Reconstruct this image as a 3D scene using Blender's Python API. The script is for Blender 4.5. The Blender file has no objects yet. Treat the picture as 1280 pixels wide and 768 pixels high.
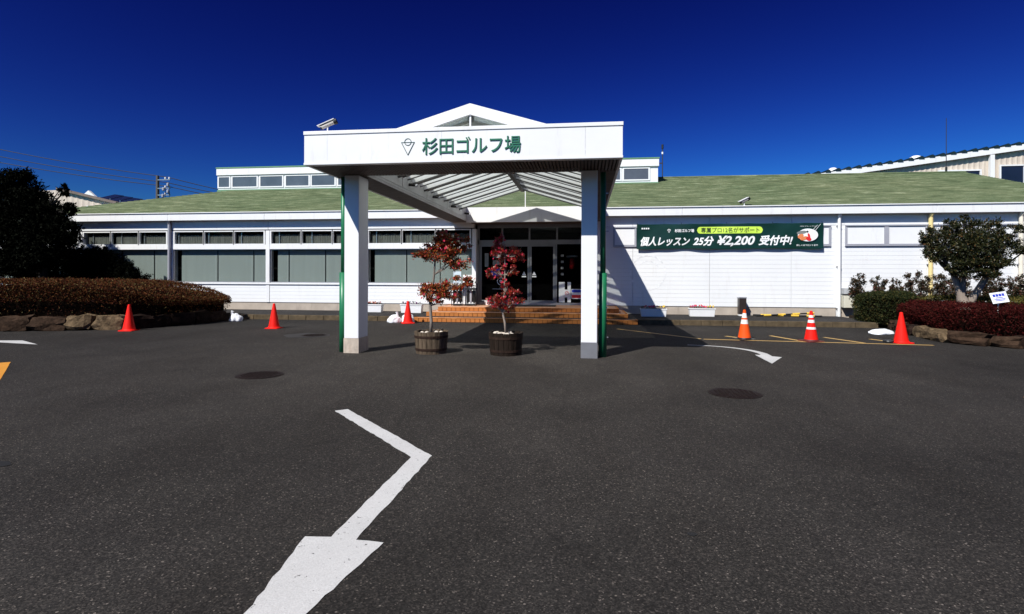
import bpy, bmesh, math, random
from mathutils import Vector, Matrix, noise
import numpy as np
random.seed(7); RNG = np.random.default_rng(7)
S = bpy.context.scene
COL = S.collection
rad = math.radians

# ------------------------------------------------------------------ camera
cd = bpy.data.cameras.new('camera'); cam = bpy.data.objects.new('camera', cd); COL.objects.link(cam)
cd.sensor_width = 36; cd.lens = 700/1280*36; cd.shift_y = -40/1280; cd.clip_end = 3000; cd.clip_start = .05
cam.matrix_world = Matrix.Translation((0, 0, 1.5)) @ Matrix.Rotation(rad(7.41), 4, 'Z') @ Matrix.Rotation(rad(90), 4, 'X') @ Matrix.Rotation(.003, 4, 'Z')
S.camera = cam
# ------------------------------------------------------------------ sky and sun
SUN = Vector((-.52, -.86, 1.0)).normalized()
el = math.asin(SUN.z); az = math.atan2(SUN.x, SUN.y)
W = bpy.data.worlds.new('World'); S.world = W; W.use_nodes = True
nt = W.node_tree; bg = nt.nodes['Background']
sk = nt.nodes.new('ShaderNodeTexSky'); sk.sky_type = 'NISHITA'; sk.sun_disc = False
sk.sun_elevation = el; sk.sun_rotation = az % (2*math.pi)
sk.ozone_density = 10; sk.air_density = 1; sk.dust_density = .8; sk.altitude = 300
sp_ = nt.nodes.new('ShaderNodeSeparateColor'); cb_ = nt.nodes.new('ShaderNodeCombineColor'); nt.links.new(sk.outputs[0], sp_.inputs[0])
for i_, e_ in enumerate((2.45, 3.3, 2.35)):      # deep polarised blue, as the photograph was developed
    pw_ = nt.nodes.new('ShaderNodeMath'); pw_.operation = 'POWER'; pw_.inputs[1].default_value = e_; nt.links.new(sp_.outputs[i_], pw_.inputs[0]); nt.links.new(pw_.outputs[0], cb_.inputs[i_])
ml = nt.nodes.new('ShaderNodeMix'); ml.data_type = 'RGBA'; ml.blend_type = 'MULTIPLY'; ml.inputs[0].default_value = 1
ml.inputs[7].default_value = (.044, .0175, .0535, 1)
nt.links.new(cb_.outputs[0], ml.inputs[6]); nt.links.new(ml.outputs[2], bg.inputs[0])
bg.inputs[1].default_value = .1
sd = bpy.data.lights.new('sun', 'SUN'); sd.energy = 5.0; sd.angle = rad(.5); sd.color = (1, .97, .915)
sun = bpy.data.objects.new('sun', sd); COL.objects.link(sun)
sun.rotation_euler = (-SUN).to_track_quat('-Z', 'Y').to_euler(); sun.location = SUN*50
S.view_settings.view_transform = 'Standard'; S.view_settings.look = 'None'
S.view_settings.exposure = .3; S.view_settings.gamma = 1

# ------------------------------------------------------------------ materials
def newmat(name):
    m = bpy.data.materials.new(name); m.use_nodes = True
    return m, m.node_tree, m.node_tree.nodes['Principled BSDF']
def N(nt, t, **k):
    n = nt.nodes.new(t)
    for a, b in k.items(): setattr(n, a, b)
    return n
def coords(nt, scale=(1, 1, 1)):
    t = N(nt, 'ShaderNodeTexCoord'); mp = N(nt, 'ShaderNodeMapping'); mp.inputs['Scale'].default_value = scale
    g = N(nt, 'ShaderNodeNewGeometry'); nt.links.new(g.outputs['Position'], mp.inputs[0]); return mp.outputs[0]
def ntex(nt, co, s, detail=4, rough=.6):
    n = N(nt, 'ShaderNodeTexNoise'); n.inputs['Scale'].default_value = s; n.inputs['Detail'].default_value = detail
    n.inputs['Roughness'].default_value = rough; nt.links.new(co, n.inputs['Vector']); return n.outputs[0]
def ramp(nt, v, stops):
    r = N(nt, 'ShaderNodeValToRGB'); e = r.color_ramp.elements
    while len(e) < len(stops): e.new(.5)
    for i, (p, c) in enumerate(stops): e[i].position = p; e[i].color = (*c, 1) if len(c) == 3 else c
    nt.links.new(v, r.inputs[0]); return r.outputs[0]
def pm(name, c, var=.12, s=3., rough=.6, bump=0., bs=30., metal=0., scale=(1, 1, 1), spec=.5, dirt=None):
    """plain material: base colour varied by soft noise, with fine bump"""
    m, t, b = newmat(name); co = coords(t, scale)
    lo = tuple(x*(1-var) for x in c); hi = tuple(min(1, x*(1+var)) for x in c)
    col = ramp(t, ntex(t, co, s, 6), [(.3, lo), (.7, hi)])
    if dirt:
        co2 = coords(t, (2.2, 2.2, .35)); f = ramp(t, ntex(t, co2, 2.3, 7, .7), [(.55, (0, 0, 0)), (.8, (1, 1, 1))])
        mx = N(t, 'ShaderNodeMix', data_type='RGBA'); t.links.new(f, mx.inputs[0]); t.links.new(col, mx.inputs[6]); mx.inputs[7].default_value = (*dirt, 1); col = mx.outputs[2]
    t.links.new(col, b.inputs['Base Color']); b.inputs['Roughness'].default_value = rough; b.inputs['Metallic'].default_value = metal
    b.inputs['Specular IOR Level'].default_value = spec
    if bump:
        bp = N(t, 'ShaderNodeBump'); bp.inputs['Strength'].default_value = bump; bp.inputs['Distance'].default_value = .01
        t.links.new(ntex(t, co, bs, 5), bp.inputs['Height']); t.links.new(bp.outputs[0], b.inputs['Normal'])
    return m
def island(name, stops, rough=.5, spec=.4, trans=0.):
    """leaves, stones and the like: one colour per loose piece"""
    m, t, b = newmat(name); g = N(t, 'ShaderNodeNewGeometry')
    c = ramp(t, g.outputs['Random Per Island'], stops); t.links.new(c, b.inputs['Base Color'])
    b.inputs['Roughness'].default_value = rough; b.inputs['Specular IOR Level'].default_value = spec
    if trans:
        tr = N(t, 'ShaderNodeBsdfTranslucent'); mx = N(t, 'ShaderNodeMixShader'); mx.inputs[0].default_value = trans
        t.links.new(c, tr.inputs[0]); t.links.new(b.outputs[0], mx.inputs[1]); t.links.new(tr.outputs[0], mx.inputs[2])
        t.links.new(mx.outputs[0], t.nodes['Material Output'].inputs[0])
    return m
def asphalt(name, base, warm=True):
    m, t, b = newmat(name); co = coords(t)
    big = ramp(t, ntex(t, co, .35, 5, .65), [(.3, tuple(x*.72 for x in base)), (.7, tuple(x*1.3 for x in base))])
    v = N(t, 'ShaderNodeTexVoronoi'); v.inputs['Scale'].default_value = 120; t.links.new(co, v.inputs['Vector'])
    sp = N(t, 'ShaderNodeSeparateColor'); t.links.new(v.outputs['Color'], sp.inputs[0])
    g = ramp(t, sp.outputs[0], [(0, (.45, .45, .45)), (.6, (.9, .9, .9)), (.9, (1.5, 1.45, 1.4)), (.975, (2.2, 2.1, 2.0)), (1, (5.5, 5.2, 4.9))])
    mu = N(t, 'ShaderNodeMix', data_type='RGBA', blend_type='MULTIPLY'); mu.inputs[0].default_value = 1
    t.links.new(big, mu.inputs[6]); t.links.new(g, mu.inputs[7])
    # oil stains and long wheel tracks
    co2 = coords(t, (1, .35, 1)); st = ramp(t, ntex(t, co2, .9, 6, .7), [(.42, (1, 1, 1)), (.62, (.78, .77, .76))])
    m2 = N(t, 'ShaderNodeMix', data_type='RGBA', blend_type='MULTIPLY'); m2.inputs[0].default_value = 1
    t.links.new(mu.outputs[2], m2.inputs[6]); t.links.new(st, m2.inputs[7])
    # light painted in: asphalt brightened and warmed round the canopy
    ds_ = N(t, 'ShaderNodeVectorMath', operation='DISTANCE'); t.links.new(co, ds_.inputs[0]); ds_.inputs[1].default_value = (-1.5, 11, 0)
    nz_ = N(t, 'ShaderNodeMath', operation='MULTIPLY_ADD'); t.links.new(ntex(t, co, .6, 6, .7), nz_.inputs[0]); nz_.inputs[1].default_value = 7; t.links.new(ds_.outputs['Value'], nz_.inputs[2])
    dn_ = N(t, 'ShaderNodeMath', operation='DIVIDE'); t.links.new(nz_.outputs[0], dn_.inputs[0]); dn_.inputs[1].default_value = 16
    light_patch = ramp(t, dn_.outputs[0], [(.22, (1.55, 1.5, 1.4)), (.8, (1, 1, 1))])
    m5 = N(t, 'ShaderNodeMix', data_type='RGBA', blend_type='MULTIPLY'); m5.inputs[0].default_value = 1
    t.links.new(m2.outputs[2], m5.inputs[6]); t.links.new(light_patch, m5.inputs[7]); m2 = m5
    # hairline cracks
    vc = N(t, 'ShaderNodeTexVoronoi', feature='DISTANCE_TO_EDGE'); vc.inputs['Scale'].default_value = .33
    wob = N(t, 'ShaderNodeMix', data_type='RGBA'); wob.inputs[0].default_value = .12
    nn = N(t, 'ShaderNodeTexNoise'); nn.inputs['Scale'].default_value = 2.2; nn.inputs['Detail'].default_value = 6; t.links.new(co, nn.inputs['Vector'])
    t.links.new(co, wob.inputs[6]); t.links.new(nn.outputs['Color'], wob.inputs[7]); t.links.new(wob.outputs[2], vc.inputs['Vector'])
    ck = ramp(t, vc.outputs['Distance'], [(0, (.6, .6, .6)), (.004, (1, 1, 1))])
    m3 = N(t, 'ShaderNodeMix', data_type='RGBA', blend_type='MULTIPLY'); m3.inputs[0].default_value = .5
    t.links.new(m2.outputs[2], m3.inputs[6]); t.links.new(ck, m3.inputs[7])
    t.links.new(m3.outputs[2], b.inputs['Base Color']); b.inputs['Roughness'].default_value = .9; b.inputs['Specular IOR Level'].default_value = .15
    bp = N(t, 'ShaderNodeBump'); bp.inputs['Strength'].default_value = .7; bp.inputs['Distance'].default_value = .006
    t.links.new(sp.outputs[1], bp.inputs['Height']); t.links.new(bp.outputs[0], b.inputs['Normal'])
    return m
def paint(name, c, wear=.62):
    m, t, b = newmat(name); co = coords(t)
    f = ramp(t, ntex(t, co, 28, 8, .75), [(wear, (0, 0, 0)), (wear+.03, (1, 1, 1))])
    big = ramp(t, ntex(t, co, 1.7, 5), [(.3, tuple(x*.86 for x in c)), (.7, c)])
    fine = ramp(t, ntex(t, co, 140, 3), [(.35, (.82, .82, .82)), (.65, (1, 1, 1))])
    mu = N(t, 'ShaderNodeMix', data_type='RGBA', blend_type='MULTIPLY'); mu.inputs[0].default_value = 1; t.links.new(big, mu.inputs[6]); t.links.new(fine, mu.inputs[7])
    mx = N(t, 'ShaderNodeMix', data_type='RGBA'); t.links.new(f, mx.inputs[0]); t.links.new(mu.outputs[2], mx.inputs[6]); mx.inputs[7].default_value = (.05, .048, .045, 1)
    t.links.new(mx.outputs[2], b.inputs['Base Color']); b.inputs['Roughness'].default_value = .7
    bp = N(t, 'ShaderNodeBump'); bp.inputs['Strength'].default_value = .4; bp.inputs['Distance'].default_value = .004
    t.links.new(ntex(t, co, 90, 3), bp.inputs['Height']); t.links.new(bp.outputs[0], b.inputs['Normal'])
    return m
def glass(name, tint=(.9, .93, .92), refl=1.0):
    m, t, b = newmat(name); t.nodes.remove(b)
    tr = N(t, 'ShaderNodeBsdfTransparent'); tr.inputs[0].default_value = (*tint, 1)
    gl = N(t, 'ShaderNodeBsdfGlossy'); gl.inputs['Roughness'].default_value = .02
    fr = N(t, 'ShaderNodeFresnel'); fr.inputs[0].default_value = 1.5
    g_ = N(t, 'ShaderNodeNewGeometry'); inv = N(t, 'ShaderNodeMath', operation='SUBTRACT'); inv.inputs[0].default_value = refl; t.links.new(g_.outputs['Backfacing'], inv.inputs[1]); inv.use_clamp = True
    ml_ = N(t, 'ShaderNodeMath', operation='MULTIPLY'); t.links.new(fr.outputs[0], ml_.inputs[0]); t.links.new(inv.outputs[0], ml_.inputs[1])
    mx = N(t, 'ShaderNodeMixShader'); t.links.new(ml_.outputs[0], mx.inputs[0]); t.links.new(tr.outputs[0], mx.inputs[1]); t.links.new(gl.outputs[0], mx.inputs[2])
    t.links.new(mx.outputs[0], t.nodes['Material Output'].inputs[0]); return m
def frosted(name):
    m, t, b = newmat(name); t.nodes.remove(b)
    tr = N(t, 'ShaderNodeBsdfTransparent'); tr.inputs[0].default_value = (.98, 1, .98, 1)
    tl = N(t, 'ShaderNodeBsdfTranslucent')
    co = coords(t); c = ramp(t, ntex(t, co, 2.5, 6), [(.35, (.9, .95, .88)), (.7, (1, 1, .97))]); t.links.new(c, tl.inputs[0])
    mx = N(t, 'ShaderNodeMixShader'); mx.inputs[0].default_value = .4; t.links.new(tr.outputs[0], mx.inputs[1]); t.links.new(tl.outputs[0], mx.inputs[2])
    t.links.new(mx.outputs[0], t.nodes['Material Output'].inputs[0]); return m

WHITE = pm('white_painted_metal', (.78, .78, .78), .03, 1.2, .45, .05, 12, dirt=(.62, .6, .56))
WHITE2 = pm('white_siding_paint', (.76, .765, .77), .03, .8, .5, .08, 40, dirt=(.68, .67, .65))
COLW = pm('white_column_paint', (.8, .8, .81), .02, 1.5, .5, .1, 60)
GREYM = pm('grey_window_metal', (.42, .42, .46), .06, 2, .4, 0, metal=.2)
SILV = pm('silver_aluminium', (.36, .36, .38), .08, 4, .35, metal=.6)
DOORM = pm('dull_door_aluminium', (.2, .2, .215), .08, 3, .4, metal=.3)
SOFF = pm('brown_soffit_metal', (.13, .1, .085), .25, 6, .55, spec=.12)
BEAMG = pm('grey_beam_cladding', (.5, .5, .5), .08, 2, .5, .05, 20, dirt=(.35, .34, .33))
GREEN = pm('green_pipe_paint', (.012, .16, .065), .12, 4, .4, .05, 30)
SIGNG = pm('green_sign_lettering', (.02, .15, .08), .08, 6, .4)
LINE = pm('dark_green_outline', (.02, .07, .06), .05, 4, .5)
CONC = pm('plinth_concrete', (.42, .36, .3), .14, 2.2, .85, .3, 40, dirt=(.26, .22, .19), spec=.12)
KERB = pm('mossy_kerb_concrete', (.085, .063, .038), .4, 5, .9, .6, 30, dirt=(.07, .06, .04), spec=.12)
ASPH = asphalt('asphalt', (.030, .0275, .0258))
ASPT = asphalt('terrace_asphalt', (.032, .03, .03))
PWHITE = paint('worn_white_road_paint', (.62, .61, .6), .615)
PYEL = paint('worn_yellow_road_paint', (.66, .42, .14), .62)
PORG = paint('worn_orange_road_paint', (.72, .3, .03), .66)
ROOF = None
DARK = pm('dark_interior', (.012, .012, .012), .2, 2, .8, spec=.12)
BLACK = pm('black_plastic', (.012, .012, .012), .2, 5, .4)
BLIND = pm('grey_green_blind', (.26, .275, .262), .05, 1.2, .7, scale=(6, 1, .3))
CURT = pm('brown_curtain', (.1, .095, .085), .4, 3, .85, scale=(9, 1, .6))
GLASS = glass('window_glass', refl=.7); DGLASS = glass('door_glass', (.6, .63, .64), .35)
FROST = frosted('frosted_roof_glass')
CREAM = pm('cream_pipe_paint', (.75, .6, .27), .12, 3, .5)
CREAM2 = pm('pale_cream_pipe_paint', (.74, .68, .56), .1, 3, .5)
REDC = pm('red_cone_plastic', (.8, .012, .006), .06, 6, .6, spec=.2)
ORGC = pm('orange_cone_plastic', (.8, .085, .008), .06, 6, .6, spec=.2)
BANDW = pm('white_reflective_band', (.75, .74, .72), .08, 9, .4)
MAROON = pm('dark_red_rubber', (.1, .012, .01), .2, 6, .6)
BAGM = pm('white_plastic_bag', (.82, .83, .86), .06, 8, .4, .6, 22)
WOOD = pm('weathered_barrel_wood', (.1, .072, .048), .5, 3, .8, .5, 18, scale=(9, 9, .8), spec=.12)
WOODD = pm('dark_barrel_wood', (.02, .013, .009), .5, 3, .7, .5, 18, scale=(9, 9, .8), spec=.12)
IRON = pm('rusty_iron', (.03, .017, .012), .4, 12, .75, .4, 60, spec=.12)
SOIL = pm('soil', (.035, .025, .018), .4, 9, .95, .9, 50, spec=.12)
STONEP = pm('pale_pebble', (.55, .48, .4), .25, 9, .8, .4, 50)
BARK = pm('grey_bark', (.2, .17, .145), .35, 5, .9, .8, 25, scale=(4, 4, .8), spec=.12)
BARKP = pm('pale_smooth_bark', (.27, .22, .18), .2, 4, .85, .6, 20, scale=(3, 3, .8), spec=.12)
BARKD = pm('dark_and_shaded_bark', (.035, .03, .025), .3, 5, .9, .5, 25)
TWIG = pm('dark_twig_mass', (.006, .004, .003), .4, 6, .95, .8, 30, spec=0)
POSTER = pm('poster_paper', (.8, .8, .79), .04, 4, .6)
BLUEP = pm('blue_print', (.02, .04, .42), .05, 4, .5)
REDP = pm('red_print', (.72, .02, .02), .05, 4, .5)
LIMEP = pm('lime_print', (.6, .85, .09), .04, 4, .5)
ORP = pm('orange_print', (.7, .22, .08), .1, 10, .5)
GREYP = pm('grey_print', (.2, .21, .2), .1, 10, .5)
WPRINT = pm('white_print', (.83, .84, .83), .02, 4, .5)
INKM = pm('dark_ink', (.02, .03, .02), .1, 4, .5)
BANNER = pm('dark_green_banner_cloth', (.003, .03, .022), .15, 2.5, .38, .25, 3)
YELB = pm('yellow_foam', (.72, .45, .05), .2, 8, .6)
BOXBR = pm('dark_brown_metal', (.028, .018, .015), .2, 4, .45)
METERG = pm('grey_meter_metal', (.45, .46, .47), .08, 4, .5)
METERB = pm('beige_meter_metal', (.6, .58, .48), .08, 4, .5)
PLANTW = pm('white_planter_plastic', (.8, .8, .8), .03, 5, .45)
IRONG = pm('cast_iron_cover', (.014, .0085, .007), .3, 30, .6, .9, 45, spec=.12)
HALLW = pm('beige_ribbed_cladding', (.56, .48, .4), .08, .6, .6)
HALLT = pm('teal_hall_roof', (.004, .018, .022), .2, 2, .5)
SOLAR = pm('dark_solar_panel', (.012, .018, .05), .2, 3, .12)
SLATE = pm('brown_weathered_roof', (.16, .12, .1), .3, 1, .7)
WIRE = pm('black_cable', (.02, .02, .022), .1, 4, .6)
CONCP = pm('pole_concrete', (.08, .07, .06), .1, 3, .8)
MORTAR = pm('dark_mortar', (.12, .06, .03), .3, 9, .9, spec=.1)
TILE = island('orange_brick_tile', [(0, (.33, .105, .028)), (.3, (.42, .15, .04)), (.6, (.5, .19, .055)), (1, (.56, .23, .075))], .8, .15)
TILEP = island('pinkish_tread_tile', [(0, (.42, .2, .11)), (.5, (.5, .26, .15)), (1, (.55, .31, .2))], .8)
def shingle():
    m, t, b = newmat('green_roof_shingle'); co = coords(t, (.7, 3.2, 3.2))
    c1 = ramp(t, ntex(t, co, 1.6, 7, .72), [(.34, (.075, .095, .052)), (.46, (.13, .158, .088)), (.56, (.175, .2, .118)), (.68, (.31, .33, .22))])
    co2 = coords(t, (1, 1, 1)); c2 = ramp(t, ntex(t, co2, .25, 4), [(.3, (.82, .9, .82)), (.7, (1.08, 1.05, 1.0))])
    c3 = ramp(t, ntex(t, co2, 45, 3), [(.3, (.75, .75, .75)), (.7, (1.2, 1.2, 1.2))])
    mu = N(t, 'ShaderNodeMix', data_type='RGBA', blend_type='MULTIPLY'); mu.inputs[0].default_value = 1; t.links.new(c1, mu.inputs[6]); t.links.new(c2, mu.inputs[7])
    m2 = N(t, 'ShaderNodeMix', data_type='RGBA', blend_type='MULTIPLY'); m2.inputs[0].default_value = 1; t.links.new(mu.outputs[2], m2.inputs[6]); t.links.new(c3, m2.inputs[7])
    t.links.new(m2.outputs[2], b.inputs['Base Color']); b.inputs['Roughness'].default_value = .92; b.inputs['Specular IOR Level'].default_value = .15
    bp = N(t, 'ShaderNodeBump'); bp.inputs['Strength'].default_value = .6; bp.inputs['Distance'].default_value = .02
    t.links.new(ntex(t, co, 6, 6), bp.inputs['Height']); t.links.new(bp.outputs[0], b.inputs['Normal']); return m
ROOF = shingle()
SHADEG = pm('underside_shade_and_ridge_grey', (.07, .07, .07), .1, 3, .6)  # painted shade for rafter and purlin undersides, also the ridge beam's grey
GREENT = pm('green_metal_trim', (.12, .26, .14), .1, 3, .5)
L_CAM = island('camellia_leaf', [(0, (.24, .014, .01)), (.25, (.45, .04, .02)), (.45, (.36, .075, .02)), (.62, (.42, .16, .03)), (.78, (.08, .08, .02)), (1, (.022, .035, .012))], .45, .35, .25)
L_CAM2 = island('red_camellia_leaf', [(0, (.2, .005, .008)), (.45, (.48, .014, .02)), (.65, (.25, .03, .015)), (.8, (.26, .12, .03)), (.88, (.03, .03, .012)), (1, (.015, .018, .008))], .35, .5, .2)
PETAL = island('pink_petal', [(0, (.42, .008, .03)), (.5, (.5, .02, .07)), (1, (.32, .008, .012))], .5, .3, .2)
L_ORNG = island('bronze_azalea_leaf', [(0, (.022, .006, .004)), (.3, (.065, .014, .006)), (.55, (.115, .032, .01)), (.72, (.15, .062, .017)), (.9, (.035, .038, .012)), (1, (.28, .2, .08))], .8, .1, .1)
L_DRED = island('dark_red_azalea_leaf', [(0, (.012, .002, .002)), (.35, (.035, .004, .004)), (.7, (.07, .007, .006)), (.9, (.025, .008, .005)), (1, (.12, .03, .02))], .8, .08, .08)
L_GRNH = island('green_hedge_leaf', [(0, (.006, .011, .004)), (.5, (.018, .027, .008)), (.85, (.045, .046, .012)), (1, (.09, .065, .02))], .7, .12, .08)
L_YGRN = island('yellow_green_leaf', [(0, (.03, .03, .008)), (.5, (.09, .085, .018)), (.85, (.14, .12, .03)), (1, (.18, .1, .03))], .75, .1, .1)
L_TREE = island('glossy_evergreen_leaf', [(0, (.004, .006, .002)), (.45, (.014, .019, .006)), (.8, (.04, .043, .012)), (.95, (.07, .05, .016)), (1, (.12, .055, .02))], .5, .22, .04)
L_DARK = island('very_dark_evergreen_leaf', [(0, (.0015, .002, .001)), (.6, (.003, .0035, .002)), (.97, (.006, .007, .004)), (1, (.02, .024, .02))], .9, .03)
L_SHR = island('sparse_shrub_leaf', [(0, (.012, .014, .006)), (.5, (.03, .03, .012)), (.8, (.075, .035, .015)), (1, (.09, .015, .012))], .5, .4, .06)
STONE = island('border_stone', [(0, (.05, .035, .026)), (.5, (.09, .062, .045)), (1, (.13, .09, .065))], .9)

def stonemat(name, c):
    m, t, b = newmat(name); co = coords(t)
    a = ramp(t, ntex(t, co, 6, 8, .7), [(.3, tuple(x*.25 for x in c)), (.5, c), (.72, tuple(min(1, x*1.9) for x in c))]); t.links.new(a, b.inputs['Base Color'])
    b.inputs['Roughness'].default_value = .95; b.inputs['Specular IOR Level'].default_value = .1
    bp = N(t, 'ShaderNodeBump'); bp.inputs['Strength'].default_value = .9; bp.inputs['Distance'].default_value = .03
    t.links.new(ntex(t, co, 14, 8, .7), bp.inputs['Height']); t.links.new(bp.outputs[0], b.inputs['Normal']); return m
STD = stonemat('dark_border_stone', (.019, .011, .008)); STM = stonemat('brown_border_stone', (.042, .025, .016)); STL = stonemat('pale_border_stone', (.13, .09, .052))

# ------------------------------------------------------------------ mesh helpers
class MB:
    def __init__(s): s.v = []; s.f = []
    def add(s, vs, fs):
        o = len(s.v); s.v += [tuple(p) for p in vs]; s.f += [tuple(i+o for i in f) for f in fs]; return s
    def box(s, x0, x1, y0, y1, z0, z1):
        return s.add([(x0,y0,z0),(x1,y0,z0),(x1,y1,z0),(x0,y1,z0),(x0,y0,z1),(x1,y0,z1),(x1,y1,z1),(x0,y1,z1)],
                     [(0,3,2,1),(4,5,6,7),(0,1,5,4),(1,2,6,5),(2,3,7,6),(3,0,4,7)])
    def hexa(s, b, t):   # bottom 4 pts, top 4 pts (ccw from above)
        return s.add(list(b)+list(t), [(0,3,2,1),(4,5,6,7),(0,1,5,4),(1,2,6,5),(2,3,7,6),(3,0,4,7)])
    def prism(s, pts, z0, z1):
        n = len(pts); v = [(x, y, z0) for x, y in pts]+[(x, y, z1) for x, y in pts]
        return s.add(v, [tuple(range(n-1, -1, -1)), tuple(range(n, 2*n))]+[(i, (i+1) % n, (i+1) % n+n, i+n) for i in range(n)])
    def prismY(s, pts, y0, y1):  # pts in (x,z), ccw seen from -Y
        n = len(pts); v = [(x, y0, z) for x, z in pts]+[(x, y1, z) for x, z in pts]
        return s.add(v, [tuple(range(n)), tuple(range(2*n-1, n-1, -1))]+[((i+1) % n, i, i+n, (i+1) % n+n) for i in range(n)])
    def tube(s, p, q, r0, r1=None, n=8, cap=True):
        p = Vector(p); q = Vector(q); r1 = r0 if r1 is None else r1
        d = (q-p).normalized(); a = d.orthogonal().normalized(); b = d.cross(a); vs = []
        for c, r in ((p, r0), (q, r1)):
            for i in range(n):
                t = 2*math.pi*i/n; vs.append(c+(a*math.cos(t)+b*math.sin(t))*r)
        fs = [(i, (i+1) % n, (i+1) % n+n, i+n) for i in range(n)]
        if cap: fs += [tuple(range(n-1, -1, -1)), tuple(range(n, 2*n))]
        return s.add(vs, fs)
    def lathe(s, prof, cx, cy, n=20):
        o = []
        for r, z in prof:
            for i in range(n):
                t = 2*math.pi*i/n; o.append((cx+r*math.cos(t), cy+r*math.sin(t), z))
        fs = []
        for k in range(len(prof)-1):
            for i in range(n): fs.append((k*n+i, k*n+(i+1) % n, (k+1)*n+(i+1) % n, (k+1)*n+i))
        fs += [tuple(range(n-1, -1, -1)), tuple(range((len(prof)-1)*n, len(prof)*n))]
        return s.add(o, fs)
    def limb(s, pts, radii, n=8):
        rings = []
        for i, p in enumerate(pts):
            p = Vector(p); d = (Vector(pts[min(i+1, len(pts)-1)])-Vector(pts[max(i-1, 0)])).normalized()
            a = d.cross(Vector((0, 1, .13))).normalized(); b = d.cross(a)
            rings.append([p+(a*math.cos(2*math.pi*k/n)+b*math.sin(2*math.pi*k/n))*radii[i]*(1+.12*noise.noise(p*6+Vector((k, 0, 0)))) for k in range(n)])
        vs = [v for r in rings for v in r]; fs = []
        for k in range(len(pts)-1):
            for i in range(n): fs.append((k*n+i, k*n+(i+1) % n, (k+1)*n+(i+1) % n, (k+1)*n+i))
        fs += [tuple(range(n-1, -1, -1)), tuple(range((len(pts)-1)*n, len(pts)*n))]
        return s.add(vs, fs)
    def build(s, name, mat, parent=None, smooth=False, bevel=0, kind=None, mats=None, label=None):
        me = bpy.data.meshes.new(name); me.from_pydata([tuple(v) for v in s.v], [], s.f); me.materials.append(mat)
        me.validate(); me.update()
        if smooth: me.shade_smooth()
        o = bpy.data.objects.new(name, me); COL.objects.link(o)
        if parent is not None: put(o, parent)
        if bevel:
            b = o.modifiers.new('bevel', 'BEVEL'); b.width = bevel; b.segments = 2; b.limit_method = 'ANGLE'
        if kind: o['kind'] = kind
        if label: o['label'] = label
        return o
def wloc(o):
    v = Vector((0, 0, 0))
    while o is not None: v = v+o.location; o = o.parent
    return v
def put(o, parent):
    o.parent = parent; o.location = o.location-wloc(parent)
def box(name, b, mat, parent=None, **k): return MB().box(*b).build(name, mat, parent, **k)
def thing(name, loc, label, cat, group=None):
    o = bpy.data.objects.new(name, None); o.empty_display_size = .2; COL.objects.link(o); o.location = loc
    return tag(o, label, cat, group)
def tag(o, label, cat, group=None):
    o['label'] = label; o['category'] = cat
    if group: o['group'] = group
    return o
def struct(o): o['kind'] = 'structure'; return o
def copy_tree(o, loc, label):
    def cp(x, par):
        c = x.copy(); COL.objects.link(c); c.parent = par
        for ch in list(x.children): cp(ch, c)
        return c
    c = cp(o, None); c.location = loc; c['label'] = label; return c
def np_mesh(name, V, F, mat, parent, kind=None, smooth=False):
    me = bpy.data.meshes.new(name); nv = len(V); nf, k = F.shape
    me.vertices.add(nv); me.vertices.foreach_set('co', V.astype(np.float32).ravel())
    me.loops.add(nf*k); me.loops.foreach_set('vertex_index', F.astype(np.int32).ravel())
    me.polygons.add(nf); me.polygons.foreach_set('loop_start', np.arange(0, nf*k, k, dtype=np.int32)); me.polygons.foreach_set('loop_total', np.full(nf, k, dtype=np.int32))
    me.update(calc_edges=True); me.materials.append(mat)
    o = bpy.data.objects.new(name, me); COL.objects.link(o)
    if parent is not None: put(o, parent)
    if kind: o['kind'] = kind
    return o
def leaves(P, D, L, w=.45, cup=.18, rng=RNG):
    """P centres, D leaf axis directions, L lengths: six-vertex folded leaves"""
    n = len(P); D = D/np.linalg.norm(D, axis=1, keepdims=True)
    R = rng.normal(size=(n, 3)); B = np.cross(D, R); B /= np.linalg.norm(B, axis=1, keepdims=True)+1e-9; C = np.cross(D, B)
    L = L[:, None]; p0 = P-D*L*.5; p1 = P+D*L*.5
    a = P-D*L*.12+B*L*w*.5+C*L*cup*.5; b = P-D*L*.12-B*L*w*.5+C*L*cup*.5
    V = np.stack([p0, a, p1, b], 1).reshape(-1, 3); i = np.arange(n)*4
    F = np.concatenate([np.stack([i, i+1, i+2], 1), np.stack([i, i+2, i+3], 1)])
    return V, F
def crown(clumps, n, size, rng=RNG, shell=.45, up=.3):
    """leaf centres in ellipsoid clumps (cx,cy,cz,rx,ry,rz) with a ragged outline"""
    w = np.array([c[3]*c[4]*c[5] for c in clumps])**.7; w /= w.sum(); P = []; D = []
    for c, k in zip(clumps, rng.multinomial(n, w)):
        # sub-clumps make the outline uneven and leave gaps
        m = max(5, int(k/55)); d = rng.normal(size=(m, 3)); d /= np.linalg.norm(d, axis=1, keepdims=True)
        r = rng.uniform(.25, 1.0, (m, 1))**shell; sc = d*r
        idx = rng.integers(0, m, k); off = rng.normal(size=(k, 3))*.15
        q = sc[idx]+off; P.append(np.array(c[:3])+q*np.array(c[3:6])); D.append(q+rng.normal(size=(k, 3))*.8+np.array([0, 0, up]))
    P = np.concatenate(P); D = np.concatenate(D); L = size*rng.uniform(.65, 1.25, len(P))
    return leaves(P, D, L, rng=rng)

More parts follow.
